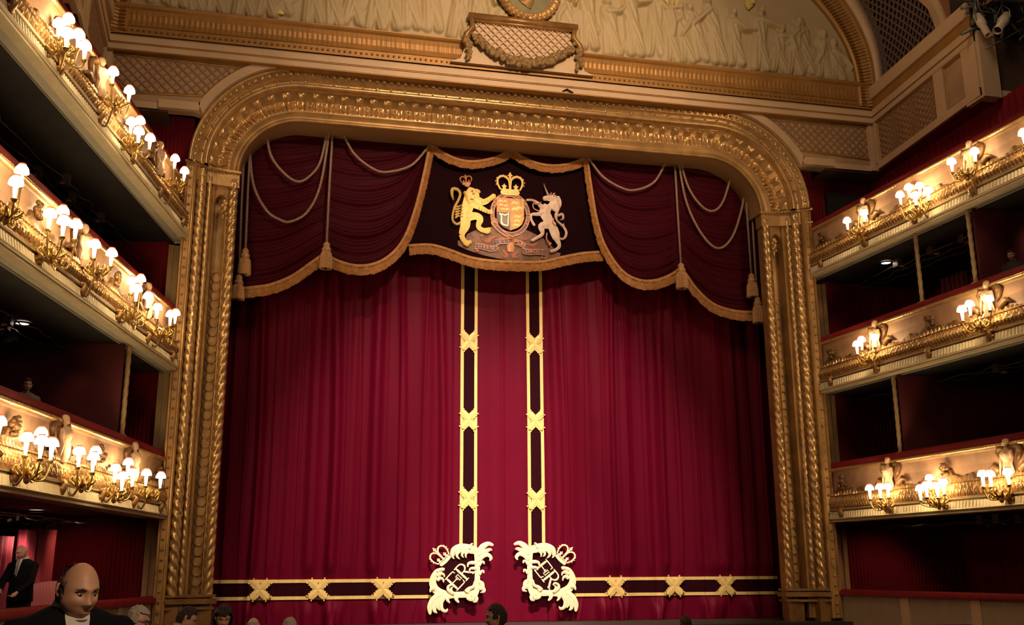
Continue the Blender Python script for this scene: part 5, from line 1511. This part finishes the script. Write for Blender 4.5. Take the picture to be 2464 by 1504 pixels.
def hair_mesh(c, Rm, scale, kind, seed=1):
    b = MB(); nu, nv = 64, 44; r = random.Random(seed); rows = []; keep = []
    for j in range(nv+1):
        th = PI*0.80*j/nv; row = []; kr = []
        for i in range(nu):
            ph = 2*PI*i/nu
            d = Vector((math.sin(th)*math.sin(ph), -math.sin(th)*math.cos(ph), math.cos(th)))
            nz = noise.noise(d*6+Vector((seed, 0, 0)))*0.010+noise.noise(d*16+Vector((0, seed, 0)))*0.006
            base = {'bald_top': 0.011, 'full': 0.014, 'short': 0.008, 'curly': 0.036, 'fringe': 0.007, 'cap': 0.010}[kind]
            if kind == 'curly': nz *= 2.0
            e = base+nz+0.006*max(0, d.z)
            p = Vector((d.x*(0.074+e), d.y*(0.094+e), d.z*(0.118+e)))
            front = -d.y
            if kind in ('full', 'curly'): hl = 0.062+0.02*abs(d.x) if front > 0.35 else (-0.085 if front < -0.2 else -0.005)
            elif kind in ('short', 'cap'): hl = 0.068 if front > 0.35 else (-0.06 if front < -0.2 else 0.0)
            elif kind == 'bald_top': hl = 0.2 if (front > 0.30 or (d.z > 0.40 and front > -0.62)) else (-0.055 if front < 0.0 else -0.012)
            else: hl = 0.03 if front > 0.1 else -0.055
            if kind == 'curly' and front < 0.3: hl = -0.12
            k = p.z > hl
            if kind == 'fringe' and d.z > 0.45: k = False
            row.append(Vector(c)+(Rm @ p)*scale); kr.append(k)
        rows.append(row); keep.append(kr)
    o = 0; vs = [p for row in rows for p in row]; fs = []
    for j in range(nv):
        for i in range(nu):
            i2 = (i+1) % nu
            if keep[j][i] and keep[j+1][i] and keep[j][i2] and keep[j+1][i2]:
                fs.append((j*nu+i, (j+1)*nu+i, (j+1)*nu+i2, j*nu+i2))
    used = sorted({q for f_ in fs for q in f_}); mp = {q: k for k, q in enumerate(used)}
    b.add([vs[q] for q in used], [tuple(mp[q] for q in f_) for f_ in fs])
    return b


def hand(b, w, d, s, curl=0.5, r=1.0):
    """palm and five fingers; w wrist, d direction"""
    w = Vector(w); d = Vector(d).normalized(); side = d.cross(Vector((0, 0, 1)))
    if side.length < 0.1: side = Vector((1, 0, 0))
    side.normalize(); nrm = side.cross(d).normalized()*(-1)
    b.tube([w, w+d*0.04, w+d*0.085], [0.026, 0.036, 0.034], 10)
    for k, (o, l) in enumerate(((-0.030, 0.070), (-0.010, 0.080), (0.011, 0.074), (0.030, 0.058))):
        p0 = w+d*0.08+side*o; p1 = p0+d*l*0.45+nrm*(-0.25*curl*l); p2 = p1+d*l*0.30+nrm*(-0.8*curl*l); p3 = p2+d*l*0.1+nrm*(-0.6*curl*l)
        b.tube([p0, p1, p2, p3], [0.010, 0.0095, 0.009, 0.006], 7)
    p0 = w+d*0.03+side*(0.03*s); b.tube([p0, p0+side*(0.03*s)+d*0.025, p0+side*(0.035*s)+d*0.06], [0.013, 0.011, 0.008], 7)


def person(loc, yaw, label, height=1.74, gaze=(0, 0), hair='full', hairm=HAIRD, skin=SKIN, coat=SUIT, shirt=SHIRT, hands=None, tie=None, fine=0.009, glasses=False, jaw=1.0, bulk=1.0, moustache=False, shoulders=0.0, sink=0.0):
    root = empty('person', Vector(loc)+Vector((0, 0, sink)), label, 'person', 'people in the hall'); k = height/1.76
    hc = Vector((0, -0.035-sink*0.6, 1.625-sink))
    b = MB(); Rm = head_mesh(b, hc, 1.0, gaze, jaw)
    b.tube([(0, 0.045-sink*0.6, 1.58-sink), (0, 0.045-sink*0.3, 1.50-sink*0.7), (0, 0.04, 1.42)], [0.050, 0.056, 0.070], 14)
    tors = [(1.44, 0.08, 0.07), (1.40, 0.16, 0.09), (1.34, 0.185, 0.11), (1.22, 0.175, 0.12), (1.08, 0.155, 0.11), (0.95, 0.165, 0.115), (0.86, 0.16, 0.11)]
    b.grid([[(rx*bulk*math.cos(2*PI*j/18), 0.03+ry*bulk*math.sin(2*PI*j/18), z) for j in range(18)] for z, rx, ry in tors], cv=True)
    hands = hands or [((-0.24, 0.0, 1.12), (-0.25, -0.06, 0.88)), ((0.24, 0.0, 1.12), (0.25, -0.06, 0.88))]
    arms = []
    for s, (el, wr) in zip((-1, 1), hands):
        sh = (s*0.185*bulk, 0.03, 1.37+shoulders); arms.append((sh, el, wr))
        b.tube([sh, el, wr], [0.05, 0.042, 0.028], 10); hand(b, wr, Vector(wr)-Vector(el), -s, 0.5)
    for s in (-1, 1): b.tube([(s*0.09, 0.03, 0.90), (s*0.10, 0.02, 0.50), (s*0.10, 0.04, 0.08)], [0.085, 0.058, 0.042], 12); b.tube([(s*0.10, 0.06, 0.05), (s*0.11, -0.14, 0.035)], [0.045, 0.035], 10)
    o = b.build('body', skin, root, True, loc=True); remesh(o, fine, 2, 0.4)
    # jacket
    b = MB()
    jt = [(1.500, 0.075, 0.070), (1.475, 0.12, 0.09), (1.44, 0.19, 0.11), (1.38, 0.225, 0.13), (1.22, 0.205, 0.145), (1.08, 0.185, 0.135), (0.95, 0.195, 0.14), (0.80, 0.205, 0.145)]
    b.grid([[(rx*bulk*math.cos(2*PI*j/24), 0.03+ry*bulk*math.sin(2*PI*j/24), z+shoulders*0.6*(z > 1.38)) for j in range(24)] for z, rx, ry in jt], cv=True)
    b.f.append(tuple(range(7*24, 8*24)));  b.f.append(tuple(range(0, 24))[::-1])
    for sh, el, wr in arms:
        w2 = Vector(el).lerp(Vector(wr), 0.92); b.tube([sh, el, w2], [0.073, 0.060, 0.045], 12); b.sphere(sh, 0.078, 10, 8)
    o = b.build('jacket', coat, root, True, loc=True); remesh(o, 0.016, 3, 0.5)
    b = MB()
    for s in (-1, 1): b.tube([(s*0.09, 0.03, 0.92), (s*0.10, 0.02, 0.50), (s*0.10, 0.04, 0.07)], [0.115, 0.085, 0.072], 14)
    b.build('trousers', coat, root, True, loc=True)
    for s in (-1, 1):
        b = MB(); b.sphere((s*0.11, -0.04, 0.035), (0.05, 0.15, 0.05), 12, 8); b.build('shoe', BLACKM, root, True, loc=True)
    if shirt:
        b = MB()
        b.grid([[(r*math.sin(a), 0.030-sink*0.3-r*1.0*math.cos(a), z-0.015*math.cos(a)) for a in [R(-165+330*j/30) for j in range(31)]] for z, r in ((1.475, 0.092), (1.53, 0.076), (1.538, 0.070), (1.48, 0.078))])
        fy = lambda z: float(np.interp(z, [1.2, 1.38, 1.44, 1.475, 1.50, 1.53], [-0.128, -0.112, -0.092, -0.075, -0.058, -0.048]))
        b.grid([[(w*q, fy(z)-0.012*(1-q*q)-0.004, z) for q in (-1, -0.5, 0, 0.5, 1)] for z, w in ((1.525, 0.03), (1.50, 0.05), (1.46, 0.05), (1.40, 0.042), (1.32, 0.03), (1.25, 0.016), (1.21, 0.006))])
        b.build('shirt', shirt, root, True, loc=True)
        if tie:
            b = MB(); b.grid([[(w*q, fy(z)-0.022, z) for q in (-1, 0, 1)] for z, w in ((1.50, 0.022), (1.47, 0.014), (1.34, 0.026), (1.24, 0.03))]); b.build('tie', tie, root, True, loc=True)
    if hair:
        hair_mesh(hc, Rm, 1.0, hair, int(height*100)).build('hair', hairm, root, True, loc=True)
    E = MB(); D = MB(); Bw = MB()
    for s in (-1, 1):
        E.sphere(hc+Rm @ Vector((s*0.031, -0.0755, 0.004)), (0.0105, 0.009, 0.0048), 12, 8)
        D.sphere(hc+Rm @ Vector((s*0.031, -0.0835, 0.004)), (0.0050, 0.0025, 0.0050), 10, 6)
        Bw.tube([hc+Rm @ Vector((s*0.014, -0.094, 0.022)), hc+Rm @ Vector((s*0.032, -0.094, 0.028)), hc+Rm @ Vector((s*0.052, -0.078, 0.022))], [0.0028, 0.004, 0.002], 6)
    E.build('eye', EYEW, root, True, loc=True); D.build('iris', EYED, root, True, loc=True); Bw.build('eyebrow', hairm if hair else HAIRG, root, True, loc=True)
    b = MB(); b.tube([hc+Rm @ Vector((x, y, z)) for x, y, z in ((-0.024, -0.088, -0.073), (-0.010, -0.099, -0.070), (0.010, -0.099, -0.070), (0.024, -0.088, -0.073))], [0.002, 0.0045, 0.0045, 0.002], 6)
    b.build('mouth', LIP, root, True, loc=True)
    if moustache:
        b = MB(); b.tube([hc+Rm @ Vector((x, y, z)) for x, y, z in ((-0.03, -0.088, -0.066), (0, -0.104, -0.056), (0.03, -0.088, -0.066))], [0.004, 0.009, 0.004], 7); b.build('moustache', HAIRG, root, True, loc=True)
    if glasses:
        b = MB()
        for s in (-1, 1):
            c = hc+Rm @ Vector((s*0.032, -0.102, 0.002)); P = [c+Rm @ Vector((0.022*math.cos(a), 0, 0.016*math.sin(a))) for a in [2*PI*i/16 for i in range(17)]]
            b.tube(P, 0.003, 5); b.tube([c+Rm @ Vector((s*0.022, 0, 0.005)), hc+Rm @ Vector((s*0.078, 0.01, 0.012))], 0.003, 5)
        b.tube([hc+Rm @ Vector((-0.011, -0.103, 0.006)), hc+Rm @ Vector((0.011, -0.103, 0.006))], 0.003, 5)
        b.build('glasses', BLACKM, root, True, loc=True)
    root.rotation_euler = (0, 0, yaw); root.scale = (k, k, k)
    return root


# local -Y is the facing direction; yaw turns it.
person((-6.87, -21.03, -0.03), R(24), 'balding man in black jacket and white shirt standing closest, at lower left', 1.80, (R(12), R(12)), 'bald_top', HAIRB, SKIN, SUIT, SHIRT, fine=0.006, jaw=0.9, shoulders=0.02, bulk=1.12, sink=0.055)
person((-10.12, -7.0, 0.4), R(-22), 'bald man in black suit and white shirt standing in the lower left box', 1.76, (R(-22), R(16)), None, HAIRG, SKINP, SUIT, SHIRT,
       [((-0.24, -0.12, 1.12), (-0.12, -0.34, 0.98)), ((0.27, -0.12, 1.10), (0.20, -0.38, 0.94))], TIE, bulk=1.1, sink=0.03)
person((-7.20, -16.1, -0.37), R(75), 'grey haired person with dark glasses in profile, beside the left parapet', 1.79, (0, R(8)), 'full', HAIRG, SKIN, COAT, None, glasses=True)
person((-6.90, -14.6, -0.38), R(100), 'dark haired person with white collar looking down, in front of the left pillar base', 1.75, (0, R(25)), 'short', HAIRD, SKIN, COAT, SHIRT)
person((-6.55, -13.6, -0.38), R(10), 'person with big dark curly hair below the left end of the curtain', 1.70, (0, R(14)), 'curly', HAIRD, SKIN, COAT, None)
person((-6.22, -13.65, -0.38), R(160), 'pink bald headed person with thin white hair, seen from behind at bottom left', 1.59, (0, R(10)), 'fringe', HAIRG, SKINP, COAT, None)
person((-5.82, -14.28, -0.38), R(175), 'grey haired person seen from behind, below the second cross motif', 1.60, (0, R(5)), 'full', HAIRG, SKINP, COAT, None)
person((-3.84, -15.83, -0.37), R(-100), 'dark haired man in left profile at the bottom between the two cyphers', 1.755, (0, R(0)), 'full', HAIRD, SKIN, SUIT, SHIRT)
person((-0.87, -13.28, -0.38), R(170), 'dim brown haired head at the bottom edge under the right hand curtain', 1.51, (0, R(5)), 'full', HAIRB, SKIN, COAT, None)
person((-10.47, -6.5, 3.36), R(20), 'shadowy figure in grey top seated behind the lowest left balcony rail', 1.72, (0, R(10)), 'short', HAIRD, SKINP, mat('grey_top', (0.16, 0.13, 0.11), 0.8), None)
person((10.10, -6.75, 6.98), R(-60), 'shadowy person in dark clothes in the upper right box near frame edge', 1.77, (0, R(20)), 'short', HAIRD, SKIN, COAT, None)
